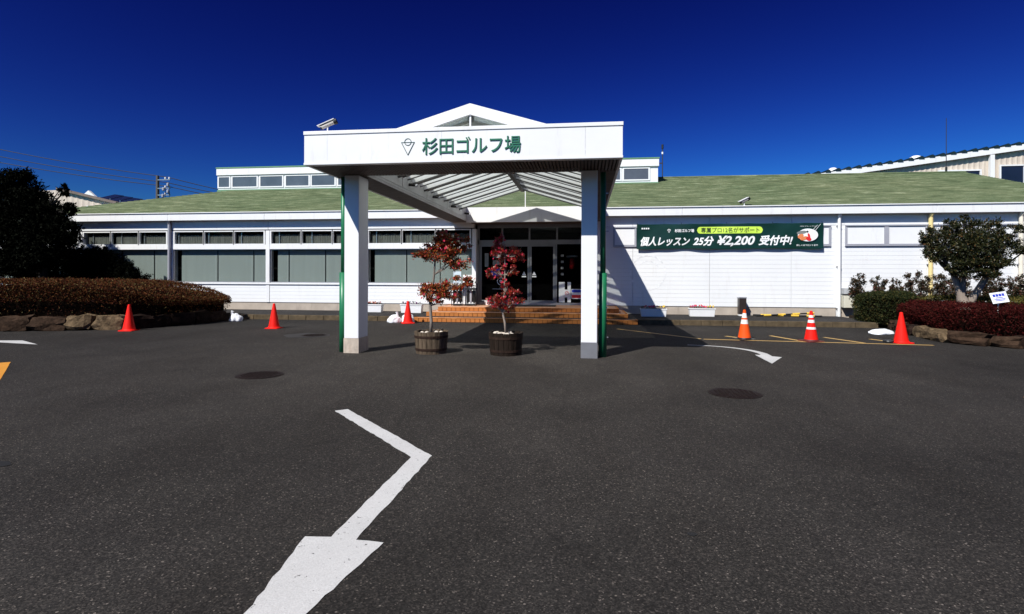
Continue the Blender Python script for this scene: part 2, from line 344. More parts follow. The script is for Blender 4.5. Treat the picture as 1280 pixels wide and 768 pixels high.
# text: glyph outlines turned into mesh, laid into a plane
def glyphs(body, shear=0, bold=0, extrude=.002):
    c = bpy.data.curves.new('glyph', 'FONT'); c.body = body; c.size = 1; c.shear = shear; c.bevel_depth = bold; c.bevel_resolution = 0; c.extrude = extrude; c.resolution_u = 3
    o = bpy.data.objects.new('glyph', c); COL.objects.link(o)
    dg = bpy.context.evaluated_depsgraph_get(); me = bpy.data.meshes.new_from_object(o.evaluated_get(dg)); 
    V = np.array([v.co[:] for v in me.vertices]); F = [tuple(p.vertices) for p in me.polygons]
    COL.objects.unlink(o); bpy.data.objects.remove(o); return V, F
def text_on(name, body, x0, x1, z0, z1, y, mat, parent, shear=0, bold=.0, depth=.006, warp=None):
    V, F = glyphs(body, shear, bold); mn = V.min(0); mx = V.max(0)
    X = x0+(V[:, 0]-mn[0])/(mx[0]-mn[0])*(x1-x0); Z = z0+(V[:, 1]-mn[1])/(mx[1]-mn[1])*(z1-z0)
    Y = y-(V[:, 2]-mn[2])/(mx[2]-mn[2]+1e-9)*depth
    if warp: Y = np.array([yy+warp(a, b) for yy, a, b in zip(Y, X, Z)])
    m = MB(); m.add(list(zip(X, Y, Z)), F); return m.build(name, mat, parent)
def disc_y(m, cx, cz, r, y, n=24, rx=None, t=.003):
    rx = rx or r; m.prismY([(cx+rx*math.cos(2*math.pi*i/n), cz+r*math.sin(2*math.pi*i/n)) for i in range(n)], y-t, y); return m
def ring_y(m, cx, cz, r, w, y, n=32, t=.004, a0=0, a1=2*math.pi):
    for i in range(n):
        a = a0+(a1-a0)*i/n; b = a0+(a1-a0)*(i+1)/n
        m.prismY([(cx+(r-w)*math.cos(a), cz+(r-w)*math.sin(a)), (cx+r*math.cos(a), cz+r*math.sin(a)), (cx+r*math.cos(b), cz+r*math.sin(b)), (cx+(r-w)*math.cos(b), cz+(r-w)*math.sin(b))], y-t, y)
    return m
def bar_y(m, p, q, w, y, t=.004):
    (x0, z0), (x1, z1) = p, q; dx, dz = x1-x0, z1-z0; L = math.hypot(dx, dz); nx, nz = -dz/L*w/2, dx/L*w/2
    m.prismY([(x0-nx, z0-nz), (x1-nx, z1-nz), (x1+nx, z1+nz), (x0+nx, z0+nz)], y-t, y); return m

# ================================================================== SETTING
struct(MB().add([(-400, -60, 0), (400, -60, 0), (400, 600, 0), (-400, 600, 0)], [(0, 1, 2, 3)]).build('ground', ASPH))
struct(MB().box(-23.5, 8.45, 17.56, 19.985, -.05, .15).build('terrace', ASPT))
kerb = bpy.data.objects.new('kerb', None); COL.objects.link(kerb); kerb.location = (0, 17.4, 0); struct(kerb)
def kerb_run(x0, x1):
    n = max(1, round((x1-x0)/.6)); w = (x1-x0)/n
    for i in range(n):
        a = x0+i*w+.006; b = x0+(i+1)*w-.006; j = random.uniform(-.006, .006)
        MB().hexa([(a, 17.40+j, -.05), (b, 17.40+j, -.05), (b, 17.555, -.05), (a, 17.555, -.05)], [(a, 17.42+j, .153+j*.4), (b, 17.42+j, .153+j*.4), (b, 17.555, .155), (a, 17.555, .155)]).build('kerb_stone', KERB, kerb, bevel=.012)
kerb_run(-13.4, -5.42); kerb_run(1.62, 8.42)

def sheet(name, pts, z, mat, jag=.006, step=.06):
    """flat painted marking with a slightly ragged outline"""
    out = []
    for i, p in enumerate(pts):
        q = pts[(i+1) % len(pts)]; L = math.dist(p, q); n = max(1, int(L/step))
        for k in range(n):
            t = k/n; x = p[0]+(q[0]-p[0])*t; y = p[1]+(q[1]-p[1])*t
            if k: x += random.uniform(-jag, jag); y += random.uniform(-jag, jag)
            out.append((x, y, z))
    bm = bmesh.new(); vs = [bm.verts.new(v) for v in out]; f = bm.faces.new(vs); bm.normal_update()
    if f.normal.z < 0: f.normal_flip()
    bmesh.ops.triangulate(bm, faces=[f]); me = bpy.data.meshes.new(name); bm.to_mesh(me); bm.free(); me.materials.append(mat)
    o = bpy.data.objects.new(name, me); COL.objects.link(o); return o
def arc(p0, p1, p2, w0, w1, n=14):
    a = []; b = []
    for i in range(n+1):
        t = i/n; x = (1-t)**2*p0[0]+2*t*(1-t)*p1[0]+t*t*p2[0]; y = (1-t)**2*p0[1]+2*t*(1-t)*p1[1]+t*t*p2[1]
        dx = 2*(1-t)*(p1[0]-p0[0])+2*t*(p2[0]-p1[0]); dy = 2*(1-t)*(p1[1]-p0[1])+2*t*(p2[1]-p1[1]); L = math.hypot(dx, dy); w = (w0+(w1-w0)*t)/2
        a.append((x-dy/L*w, y+dx/L*w)); b.append((x+dy/L*w, y-dx/L*w))
    return a, b[::-1]
o = sheet('road_arrow', [(-2.72, 5.85), (-2.61, 5.94), (-1.25, 4.51), (-1.275, 3.02), (-1.11, 3.01), (-1.36, 1.4), (-1.58, 3.02), (-1.43, 3.035), (-1.41, 4.45)], .004, PWHITE)
struct(o)['label'] = 'large worn white bent arrow in the foreground'
a, b = arc((2.2, 12.47), (3.3, 12.35), (3.4, 11.3), .06, .16)
o = sheet('road_arrow', a+[(3.62, 11.15), (3.17, 10.04), (3.22, 11.1), (3.28, 11.25)][0:0]+[(3.46, 10.95), (3.6, 10.85), (3.17, 10.04), (3.2, 11.12), (3.3, 11.1)]+b, .004, PWHITE, .004, .12)
struct(o)['label'] = 'white curved arrow right of the canopy'
o = sheet('road_arrow', [(-14.4, 10.9), (-12.95, 10.93), (-12.47, 11.01), (-11.46, 10.44), (-12.58, 10.62), (-14.4, 10.7)], .004, PWHITE, .004, .2)
struct(o)['label'] = 'white arrow tip at the left edge'
def stripe(p, q, w, mat=PYEL, name='painted_line'):
    dx, dy = q[0]-p[0], q[1]-p[1]; L = math.hypot(dx, dy); nx, ny = -dy/L*w/2, dx/L*w/2
    return struct(sheet(name, [(p[0]-nx, p[1]-ny), (q[0]-nx, q[1]-ny), (q[0]+nx, q[1]+ny), (p[0]+nx, p[1]+ny)], .004, mat, .004, .25))
stripe((2.78, 13.66), (7.51, 13.23), .09)
for p, q in (((.9, 15.9), (2.72, 13.72)), ((3.46, 14.44), (3.74, 14.02)), ((4.6, 14.71), (4.97, 13.53)), ((5.79, 14.53), (6.2, 13.42)), ((6.72, 14.3), (6.93, 13.8))): stripe(p, q, .1)
stripe((-9.68, 8.25), (-7.6, 6.25), .15, PORG); stripe((5.4, 7.66), (8.5, 7.5), .12, PORG)
# small dark spots on the asphalt
def flat_patch(x, y, rx, ry, c, name='dark_spot', z=.004, seed=0):
    m, t, b_ = newmat(name); b_.inputs['Base Color'].default_value = (*c, 1); b_.inputs['Roughness'].default_value = .8
    pts = []
    for i in range(30):
        a_ = 2*math.pi*i/30; k = 1+.25*noise.noise(Vector((math.cos(a_)*1.5+seed, math.sin(a_)*1.5, seed))); pts.append((x+rx*k*math.cos(a_), y+ry*k*math.sin(a_)))
    return struct(sheet(name, pts, z, m, .01, .3))
flat_patch(-4.6, 3.84, .14, .07, (.004, .004, .004), seed=2)
flat_patch(.62, 3.35, .03, .02, (.01, .01, .01), seed=5)
# manhole covers
def manhole(x, y, r, label, ring=False):
    t = thing('manhole_cover', (x, y, 0), label, 'manhole cover', 'manhole covers in the asphalt')
    MB().lathe([(r+.035, 0), (r+.035, .006), (r+.004, .006), (r+.004, .003)], x, y, 36).build('frame', IRONG, t)
    MB().lathe([(r, 0), (r, .008), (r*.9, .009), (.01, .009)], x, y, 36).build('lid', IRONG, t)
    m = MB()
    k = int(r/.055)
    for i in range(-k, k+1):
        for j in range(-k, k+1):
            if math.hypot(i, j)*.055 < r*.86: m.box(x+i*.055-.017, x+i*.055+.017, y+j*.055-.017, y+j*.055+.017, .009, .014)
    m.build('stud', IRONG, t, kind='stuff')
manhole(-4.79, 7.78, .3, 'round iron manhole cover above the big white arrow'); manhole(1.9, 7.44, .29, 'round iron manhole cover below the curved white arrow')
flat_patch(-6.75, 13.0, .55, .5, (.02, .018, .017), 'damp_patch', seed=9)
manhole(-6.6, 13.05, .28, 'small iron cover inside the damp patch left of the canopy')

# ================================================================== CLUBHOUSE
H = thing('clubhouse', (-2, 20, 0), 'long low white clubhouse with green hipped roof and window bands', 'building')
# plinth
for x0, x1 in ((-23.2, -4.92), (1.12, 8.34)):
    MB().box(x0, x1, 20.02, 20.3, -.05, .44).build('plinth', CONC, H)
MB().box(8.46, 16.4, 20.02, 20.3, -.05, .44).build('plinth', CONC, H)
def siding(x0, x1, z0, z1, y=20.0, course=.148):
    """one cladding panel with lapped horizontal boards"""
    m = MB(); n = max(1, round((z1-z0)/course)); h = (z1-z0)/n; v = []; f = []
    for i in range(n):
        a = z0+i*h
        for p in ((y-.0045, a), (y-.001, a+h*.985), (y+.003, a+h)): v += [(x0, p[0], p[1]), (x1, p[0], p[1])]
    k = len(v)//2
    for i in range(k-1): f.append((2*i, 2*i+1, 2*i+3, 2*i+2))
    m.add(v, f); m.box(x0, x1, y+.008, y+.2, z0, z1)
    return m.build('siding_panel', WHITE2, H)
J = [(.36, 1.66), (1.67, 4.255), (4.265, 6.915), (6.925, 8.36), (8.44, 11.14), (11.15, 13.83), (13.84, 16.4)]
for a, b in J: siding(a, b, .44, 3.2)
for a, b in J: box('header_panel', (a, b, 19.992, 20.2, 3.21, 3.57), WHITE2, H)
# left wing: base siding, sill, transom, header
bays = [(-23.9, -20.05), (-19.92, -16.15), (-15.95, -12.07), (-11.92, -8.1), (-8.04, -4.06)]
for a, b in bays: siding(a, b, .44, 1.12)
MB().box(-23.9, -3.92, 19.95, 20.1, 1.12, 1.185).build('sill', WHITE, H)
for a, b in bays:
    box('transom_rail', (a-.07, b+.07, 19.975, 20.05, 2.46, 2.63), WHITE, H)
    box('header_panel', (a-.06, b+.07, 19.985, 20.2, 3.21, 3.57), WHITE2, H)
box('groove_trim', (-23.9, -4.0, 20.0, 20.1, 3.175, 3.21), DARK, H)
for x, w in ((-23.97, .14), (-19.985, .12), (-16.05, .2), (-11.995, .15), (-8.07, .13), (-3.99, .14)):
    box('post', (x-w/2, x+w/2, 19.965, 20.25, 1.19, 3.17), WHITE, H)
    box('post_base', (x-w/2+.01, x+w/2-.01, 19.98, 20.25, .44, 1.115), WHITE2, H)
joints = {0: [-22.6, -21.3], 1: [-18.3, -16.9], 2: [-14.18, -12.68], 3: [-11.23, -9.76], 4: [-6.58, -5.3]}
for bi, (a, b) in enumerate(bays):
    # lower window: slim frame, glass, blind
    fr = MB(); fr.box(a, b, 20.02, 20.07, 1.185, 1.215); fr.box(a, b, 20.02, 20.07, 2.43, 2.46); fr.box(a, a+.05, 20.02, 20.07, 1.215, 2.43); fr.box(b-.03, b, 20.02, 20.07, 1.215, 2.43)
    wn = fr.build('window', SILV, H)
    xs = [a+.05]+joints[bi]+[b-.03]
    for i in range(len(xs)-1):
        box('pane', (xs[i]+.01, xs[i+1]-.01, 20.04, 20.046, 1.215, 2.43), GLASS, wn)
        st = .18 if i == 0 else .009
        m = MB(); m.box(xs[i]+st, xs[i+1]-.009, 20.17, 20.18, 1.2, 2.42); m.box(xs[i]+st, xs[i+1]-.009, 20.16, 20.19, 1.19, 1.2)
        m.build('blind', BLIND, wn)
        if i: box('sash_stile', (xs[i]-.012, xs[i]+.012, 20.15, 20.165, 1.216, 2.429), DARK, wn)
    # upper windows: three lights with frames and curtains
    w3 = (b-a-.1)/3
    for i in range(3):
        x0 = a+.04+i*w3+.02; x1 = x0+w3-.06
        fr = MB(); fr.box(x0-.05, x1+.05, 19.98, 20.08, 2.632, 2.67); fr.box(x0-.05, x1+.05, 19.98, 20.08, 3.135, 3.172); fr.box(x0-.05, x0, 19.98, 20.08, 2.67, 3.135); fr.box(x1, x1+.05, 19.98, 20.08, 2.67, 3.135)
        wn = fr.build('window', WHITE, H); box('pane', (x0, x1, 20.04, 20.045, 2.67, 3.135), GLASS, wn)
        off = random.uniform(.05, .35)
        m = MB(); n = 40; cx0 = x0-.02+off*.3; V = []
        for k in range(n+1):
            x = cx0+(x1-cx0)*k/n; V += [(x, 20.13+.006*math.sin(k*1.9+bi), 2.66), (x, 20.13+.006*math.sin(k*1.9+bi), 3.02+.01*math.sin(k*.7))]
        m.add(V, [(2*k, 2*k+2, 2*k+3, 2*k+1) for k in range(n)]); m.build('curtain', CURT, wn)
        box('inner_sash', (x0+off, x0+off+.035, 20.09, 20.11, 2.67, 3.12), SILV, wn)
# dark interior lining behind the windows
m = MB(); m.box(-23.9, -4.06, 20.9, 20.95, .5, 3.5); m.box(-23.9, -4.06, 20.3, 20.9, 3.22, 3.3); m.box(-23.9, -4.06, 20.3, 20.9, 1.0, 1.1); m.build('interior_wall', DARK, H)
# boarded windows on the right
for x0, x1 in ((.98, 1.78), (1.95, 4.1), (4.35, 6.75), (7.05, 8.16), (8.61, 11.13), (11.24, 13.8), (14.0, 16.2)):
    f = MB(); z0, z1 = 2.5, 3.2; xm = (x0+x1)/2+.02; w = .06
    f.box(x0, x1, 19.94, 19.985, z0, z0+w); f.box(x0, x1, 19.92, 19.985, z1-w*.6, z1); f.box(x0, x0+w, 19.94, 19.985, z0+w, z1-w*.6); f.box(x1-w, x1, 19.94, 19.985, z0+w, z1-w*.6)
    two = x1-x0 > 1.3
    if two: f.box(xm-.07, xm+.07, 19.94, 19.985, z0+w, z1-w*.6)
    wn = f.build('window', GREYM, H)
    for a, b in (((x0+w, xm-.07), (xm+.07, x1-w)) if two else ((x0+w, x1-w),)):
        box('board', (a+.004, b-.004, 19.965, 19.98, z0+w+.01, z1-w*.6-.01), WHITE, wn)
box('wall_return', (8.36, 8.44, 19.99, 20.2, .15, 3.57), WHITE2, H)
# eave: soffit and fascia boards
box('soffit', (-23.2, 16.6, 19.76, 20.19, 3.571, 3.60), GREYM, H)
xs = [-23.2, -20.1, -16.0, -12.0, -8.0, -4.86, .61, 3.3, 7.3, 11.3, 15.3, 16.65]
for i in range(len(xs)-1): box('fascia_board', (xs[i]+.003, xs[i+1]-.003, 19.74, 19.79, 3.56, 3.83), WHITE, H, bevel=.008)
box('gutter_lip', (-23.3, 16.7, 19.70, 19.80, 3.835, 3.865), WHITE, H)
# roof
e0, e1, D, sl, z0 = -23.1, 16.65, 7.3, .305, 3.86
HR = 0.0
def zr(d): return z0+sl*d
m = MB(); nc = 44
for i in range(nc):
    d0 = D*i/nc; d1 = D*(i+1)/nc; xa0, xb0 = e0+d0, e1-d0*HR; xa1, xb1 = e0+d1, e1-d1*HR; n = 90; V = []
    for k in range(n+1):
        t = k/n; jz = .006+.006*noise.noise(Vector((k*.8, i*3.1, 0)))+.004*random.random(); jy = .015*noise.noise(Vector((k*.5, i*5.3, 2)))
        V += [(xa0+(xb0-xa0)*t, 19.78+d0+jy, zr(d0)-.008), (xa0+(xb0-xa0)*t, 19.78+d0+jy, zr(d0)+jz+.008), (xa1+(xb1-xa1)*t, 19.78+d1+.02, zr(d1))]
    m.add(V, [(3*k, 3*k+3, 3*k+4, 3*k+1) for k in range(n)]+[(3*k+1, 3*k+4, 3*k+5, 3*k+2) for k in range(n)])
m.build('front_roof_slope', ROOF, H)
yb = 19.78+2*D
m = MB(); zt = zr(D)-.005
m.add([(e0, 19.8, z0-.01), (e0+D, 19.8+D, zt), (e0, yb, z0-.01), (e1, 19.8, z0-.01), (e1-D*HR, 19.8+D, zt), (e1, yb, z0-.01)], [(0, 1, 2), (3, 5, 4), (1, 4, 5, 2)])
m.build('rear_roof_slope', ROOF, H)
MB().add([(16.4, 20.2, 3.6), (16.4, yb-.4, 3.6), (16.4, 19.78+D, zt-.08)], [(0, 1, 2)]).build('gable_end', WHITE2, H)
MB().tube((e0+D, 19.78+D, zt+.02), (e1-D*HR, 19.78+D, zt+.02), .05, n=6).build('ridge_cap', ROOF, H)
box('outer_wall', (-23.2, -23.0, 20.2, yb-.3, 0, 3.6), WHITE2, H); box('outer_wall', (16.3, 16.45, 20.31, yb-.3, 0, 3.6), WHITE2, H); box('outer_wall', (-23.2, 16.4, yb-.5, yb-.3, 0, 3.6), WHITE2, H)
# clerestory box on the roof
CY = 25.6; cx0, cx1 = -18.0, 3.22
box('clerestory_wall', (cx0, cx1, CY, 30.5, 4.8, 6.72), WHITE, H)
box('clerestory_fascia', (cx0-.05, cx1+.04, CY-.08, 30.6, 6.37, 6.70), WHITE, H, bevel=.01)
box('clerestory_cap', (cx0-.07, cx1+.06, CY-.1, 30.65, 6.703, 6.76), GREENT, H)
box('clerestory_flashing', (cx0-.02, cx1+.02, CY-.05, CY-.002, 5.52, 5.66), GREENT, H)
cp = [(-17.95, -17.4), (-17.22, -15.95), (-15.75, -14.62), (-14.42, -13.26), (-13.09, -11.94)]
x = -11.75
while x < 1.2: cp.append((x, x+1.16)); x += 1.35
cp.append((1.73, 2.8))
for a, b in cp:
    f = MB(); f.box(a-.07, b+.07, CY-.03, CY+.0-.002, 5.74, 5.8); f.box(a-.07, b+.07, CY-.03, CY-.002, 6.28, 6.34); f.box(a-.07, a, CY-.03, CY-.002, 5.8, 6.28); f.box(b, b+.07, CY-.03, CY-.002, 5.8, 6.28)
    wn = f.build('window', WHITE, H)
    box('pane', (a, b, CY-.012, CY-.004, 5.8, 6.28), pm('grey_sky_glass', (.09, .1, .12), .2, 1, .08) if 'grey_sky_glass' not in bpy.data.materials else bpy.data.materials['grey_sky_glass'], wn)
# downpipes
def pipe(x, z0, z1, r, mat, y=19.9):
    m = MB(); m.tube((x, y, z0), (x, y, z1), r, n=12); m.tube((x, y, z1-.02), (x, y-.08, z1+.1), r, n=10)
    p = m.build('downpipe', mat, H, smooth=False)
    for z in (z0+.25, (z0+z1)/2, z1-.3): box('pipe_clip', (x-r-.012, x+r+.012, y-.01, y+.09, z, z+.03), SILV, p)
pipe(-16.05, 1.1, 3.46, .055, GREYM); pipe(8.4, .15, 3.46, .05, WHITE); pipe(11.2, .3, 3.46, .065, CREAM); pipe(13.86, .3, 3.46, .06, CREAM2)
# faded round emblem ghost on the siding
m = MB(); ring_y(m, 2.18, 1.6, .62, .05, 19.994, 40, .0006); ring_y(m, 2.18, 1.6, .42, .04, 19.994, 30, .0006, .5, 2.4)
m.build('faded_emblem', pm('faded_print', (.735, .74, .75), .2, 8, .6), H)

# entrance screen
EY = 20.3
ex0, ex1 = -3.92, .36
fr = MB(); fr.box(ex0, ex1, EY-.04, EY+.06, 2.62, 2.78); fr.box(ex0, ex1, EY-.04, EY+.06, 3.22, 3.35); fr.box(ex0, ex0+.08, EY-.04, EY+.06, .42, 3.22); fr.box(ex1-.08, ex1, EY-.04, EY+.06, .42, 3.22)
for x in (-3.0, -2.0, -1.0): fr.box(x-.03, x+.03, EY-.03, EY+.05, 2.78, 3.22)
fr.box(-1.06, -1.0, EY-.03, EY+.05, .42, 2.62)
ds = fr.build('entrance_screen', DOORM, H)
for a, b in ((ex0+.08, -3.03), (-2.97, -2.03), (-1.97, -1.03), (-.97, ex1-.08)): box('transom_pane', (a, b, EY, EY+.008, 2.78, 3.22), DGLASS, ds)
box('side_pane', (-1.0, ex1-.08, EY, EY+.008, .5, 2.62), DGLASS, ds); box('threshold', (ex0+.08, ex1-.08, EY-.05, EY+.05, .42, .5), SILV, ds)
def door(x0, x1, hx):
    m = MB(); m.box(x0, x0+.07, EY-.03, EY+.03, .5, 2.62); m.box(x1-.07, x1, EY-.03, EY+.03, .5, 2.62); m.box(x0+.07, x1-.07, EY-.03, EY+.03, .5, .58); m.box(x0+.07, x1-.07, EY-.03, EY+.03, 2.54, 2.62)
    d = m.build('door', DOORM, H); box('pane', (x0+.07, x1-.07, EY, EY+.008, .58, 2.54), DGLASS, d)
    s = MB(); s.prismY([(hx-.07, 1.5), (hx+.07, 1.5), (hx, 1.63)], EY-.008, EY-.002); s.box(hx-.08, hx+.08, EY-.008, EY-.002, 1.42, 1.47); s.build('sticker', POSTER, d)
    return d
d1 = door(-3.83, -2.0, -2.2); d2 = door(-1.99, -1.07, -1.83)
box('handle', (-3.35, -2.7, EY-.08, EY-.06, .98, 1.0), SILV, d1)
m = MB(); ring_y(m, -3.05, 1.27, .14, .02, EY-.012); m.build('round_sticker', POSTER, d1)
m = MB(); disc_y(m, -3.05, 1.27, .05, EY-.012); m.build('round_sticker', POSTER, d1)
for (x, z, w, h, mt) in ((-3.58, 2.05, .14, .5, GREYP), (-3.2, 2.2, .3, .14, GREYP), (-3.2, 1.95, .3, .18, GREYP), (-3.25, 1.6, .34, .3, BLUEP)): box('notice', (x-w/2, x+w/2, EY-.01, EY-.004, z-h/2, z+h/2), mt, d1)
# poster cluster on the side pane
box('white_strip', (-.93, -.72, EY-.012, EY-.004, .52, 1.25), POSTER, ds); box('white_strip', (-.62, -.5, EY-.012, EY-.004, .52, 1.25), POSTER, ds)
box('notice', (-.76, -.52, EY-.02, EY-.013, .7, .98), POSTER, ds)
m = MB(); ring_y(m, -.64, .85, .07, .014, EY-.021); bar_y(m, (-.69, .8), (-.59, .9), .014, EY-.021); m.build('no_entry_mark', REDP, ds)
pp = box('poster', (-.48, .26, EY-.012, EY-.004, .65, 1.0), POSTER, ds); box('poster_band', (-.46, .24, EY-.016, EY-.012, .88, .98), BLUEP, pp); box('poster_band', (-.46, .24, EY-.016, EY-.012, .68, .79), REDP, pp)
for k in range(4): box('notice', (-.86+.0, -.76, EY-.01, EY-.004, 1.5+k*.22, 1.58+k*.22), GREYP, ds)
# ceiling and lobby interior
box('porch_ceiling', (-4.06, .36, 19.8, 24.5, 3.355, 3.4), SOFF, H)
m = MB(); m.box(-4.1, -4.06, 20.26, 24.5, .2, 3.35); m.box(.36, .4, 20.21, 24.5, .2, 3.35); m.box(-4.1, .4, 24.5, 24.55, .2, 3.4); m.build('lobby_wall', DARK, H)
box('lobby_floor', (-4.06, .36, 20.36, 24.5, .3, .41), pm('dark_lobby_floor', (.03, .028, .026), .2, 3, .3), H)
# red hanging lantern inside the door
t = thing('paper_lantern', (-.47, 20.9, 1.9), 'red hanging lantern with a white top inside the right door', 'lantern')
MB().lathe([(.05, 1.72), (.09, 1.76), (.1, 1.9), (.09, 2.08), (.06, 2.12)], -.47, 20.7, 14).build('shade', REDP, t, smooth=True)
MB().lathe([(.22, 2.16), (.22, 2.21), (.2, 2.22)], -.47, 20.7, 16).build('cap', POSTER, t); MB().tube((-.47, 20.7, 2.22), (-.47, 20.7, 3.35), .006).build('cord', WIRE, t)

# ================================================================== CANOPY
K = thing('entrance_canopy', (-2.1, 10.4, 0), 'white entrance canopy on two square columns with green lettering and glass gable roof', 'canopy')
X0, X1, XI0, XI1, Y0, YI, ZS, ZT = -4.85, .6, -4.15, -.08, 9.2, 10.35, 3.4, 3.96
YE = 19.735
for x, s in ((-4.42, 1), (.08, -1)):
    c = box('column', (x-.145, x+.145, 10.21, 10.68, .28, 3.395), COLW, K, bevel=.012)
    box('column_base', (x-.15, x+.15, 10.2, 10.69, 0, .28), SILV if x > 0 else pm('rust_stained_base', (.5, .42, .34), .25, 5, .5, dirt=(.22, .12, .06)), c)
# fascia panels, front then sides
for a, b in ((X0, -4.43), (-4.427, -2.4), (-2.397, .0), (.003, X1)): box('fascia_panel', (a, b, Y0, Y0+.03, 3.44, 3.92), WHITE, K)
box('top_trim', (X0-.012, X1+.012, Y0-.015, Y0+.2, 3.923, 3.985), WHITE, K, bevel=.006); box('bottom_trim', (X0-.008, X1+.008, Y0-.01, Y0+.12, 3.4, 3.437), WHITE, K, bevel=.005)
for xa, xb in ((X0, X0+.03), (X1-.03, X1)):
    for k in range(4):
        ya = Y0+.035+(YE-Y0-.035)*k/4; yb2 = Y0+.035+(YE-Y0-.035)*(k+1)/4-.003
        box('fascia_panel', (xa, xb, ya, yb2, 3.44, 3.92), WHITE, K)
    box('top_trim', (xa-.01, xb+.01, Y0+.203, YE, 3.923, 3.983), WHITE, K); box('bottom_trim', (xa-.007, xb+.007, Y0+.123, YE, 3.402, 3.437), WHITE, K)
# flat deck of the perimeter box
m = MB(); m.box(X0+.04, X1-.04, Y0+.21, YI, 3.9, 3.94); m.box(X0+.04, XI0, YI, YE, 3.9, 3.94); m.box(XI1, X1-.04, YI, YE, 3.9, 3.94); m.build('deck', SILV, K)
# inner beam faces
box('inner_beam', (XI0-.03, XI0, YI, 19.34, ZS, 3.895), BEAMG, K); box('inner_beam', (XI1, XI1+.03, YI, 19.34, ZS, 3.895), BEAMG, K)
box('inner_beam', (XI0, XI1, YI-.03, YI, ZS, 3.895), BEAMG, K)
for z in (3.44, 3.5): box('beam_rib', (XI0, XI0+.012, YI+.01, 19.33, z, z+.014), BEAMG, K)
for y in (12.4, 14.4, 16.6): box('beam_joint', (XI0, XI0+.004, y, y+.012, 3.52, 3.89), SOFF, K)
# slatted soffit: thin louvre slats
m = MB()
x = X0+.045
while x < X1-.05: m.box(x, x+.035, Y0+.13, YI-.031, ZS+.004, ZS+.03); x += .06
for xa, xb in ((X0+.045, XI0-.031), (XI1+.031, X1-.045)):
    y = YI
    while y < YE-.06: m.box(xa, xb, y, y+.04, ZS+.005, ZS+.03); y += .07
m.build('soffit_slats', SOFF, K, kind='stuff')
m = MB(); m.box(X0+.04, X1-.04, Y0+.13, YI-.031, ZS+.06, ZS+.065); m.box(X0+.04, XI0-.031, YI, YE, ZS+.06, ZS+.065); m.box(XI1+.031, X1-.04, YI, YE, ZS+.06, ZS+.065); m.build('soffit_backing', pm('dark_soffit_backing', (.03, .024, .02), .2, 3, .8), K)
# rear end of the box below the eave
box('rear_soffit', (X0+.04, X1-.04, 19.74, 19.99, 3.405, 3.555), SOFF, K)
# white beam across the rear
box('rear_beam', (XI0+.002, XI1-.002, 19.34, 19.44, 3.35, 3.87), WHITE, K)
# glass roof
RX, RZ, SLP = -2.06, 4.47, .3
def gz(x): return RZ-SLP*abs(x-RX)
xl, xr = XI0-.12, XI1+.12
ys = [10.0+i*1.03 for i in range(9)]
for i, y in enumerate(ys):
    for a, b in ((xl, RX), (RX, xr)):
        d = .05
        za, zb = gz(a), gz(b)
        MB().hexa([(a, y, za-.14), (b, y, zb-.14), (b, y+d, zb-.14), (a, y+d, za-.14)], [(a, y, za-.012), (b, y, zb-.012), (b, y+d, zb-.012), (a, y+d, za-.012)]).build('rafter', WHITE, K)
        y2 = ys[i+1] if i+1 < len(ys) else 18.6
        MB().hexa([(a, y-.004, za-.175), (b, y-.004, zb-.175), (b, y+d+.03, zb-.175), (a, y+d+.03, za-.175)], [(a, y-.004, za-.142), (b, y-.004, zb-.142), (b, y+d+.03, zb-.142), (a, y+d+.03, za-.142)]).build('rafter_shade_strip', SHADEG, K)  # dark strip: shade of the rafter underside put into its colour
        for q in ((y+.34, y+.69) if y < 18 else ()):
            MB().hexa([(a, q, za-.1), (b, q, zb-.1), (b, q+.03, zb-.1), (a, q+.03, za-.1)], [(a, q, za-.012), (b, q, zb-.012), (b, q+.03, zb-.012), (a, q+.03, za-.012)]).build('purlin', WHITE, K)
            MB().hexa([(a, q, za-.12), (b, q, zb-.12), (b, q+.05, zb-.12), (a, q+.05, za-.12)], [(a, q, za-.102), (b, q, zb-.102), (b, q+.05, zb-.102), (a, q+.05, za-.102)]).build('purlin_shade_strip', SHADEG, K)  # thin strip with the purlin's underside shade painted in
        MB().hexa([(a, y+.002, za-.01), (b, y+.002, zb-.01), (b, y2-.002, zb-.01), (a, y2-.002, za-.01)], [(a, y+.002, za-.004), (b, y+.002, zb-.004), (b, y2-.002, zb-.004), (a, y2-.002, za-.004)]).build('roof_pane', FROST, K)
box('ridge_beam', (RX-.06, RX+.06, 10.0, 18.58, 4.27, 4.44), SHADEG, K)
box('ridge_cap', (RX-.1, RX+.1, 10.06, 18.54, 4.472, 4.5), WHITE, K)
# front gable board, rear gable board and king posts
def gable(y0, y1, hgt, xa, xb, ztop, name):
    k = ztop-SLP*(RX-xa); kb = ztop-SLP*(xb-RX)
    MB().prismY([(xa, k-hgt), (RX, ztop-hgt), (RX, ztop), (xa, k)], y0, y1).build(name, WHITE, K)
    MB().prismY([(RX, ztop-hgt), (xb, kb-hgt), (xb, kb), (RX, ztop)], y0, y1).build(name, WHITE, K)
gable(9.9, 10.0-.003, .2, XI0-.2, XI1+.2, 4.59, 'gable_board'); gable(18.61, 18.68, .24, XI0-.05, XI1+.05, 4.6, 'rear_gable_board')
box('king_post', (RX-.015, RX+.015, 9.93, 9.96, 3.93, 4.385), WHITE, K); box('king_post', (RX-.015, RX+.015, 18.63, 18.66, 3.9, 4.34) if False else (RX-.015, RX+.015, 19.36, 19.39, 3.872, 4.42), WHITE, K)
MB().prismY([(XI0+.1, 3.95), (XI1-.1, 3.95), (RX, 4.39)], 9.96, 9.966).build('gable_pane', FROST, K)
box('gable_sill', (XI0-.1, XI1+.1, 9.92, 9.98, 3.942, 3.985), WHITE, K)
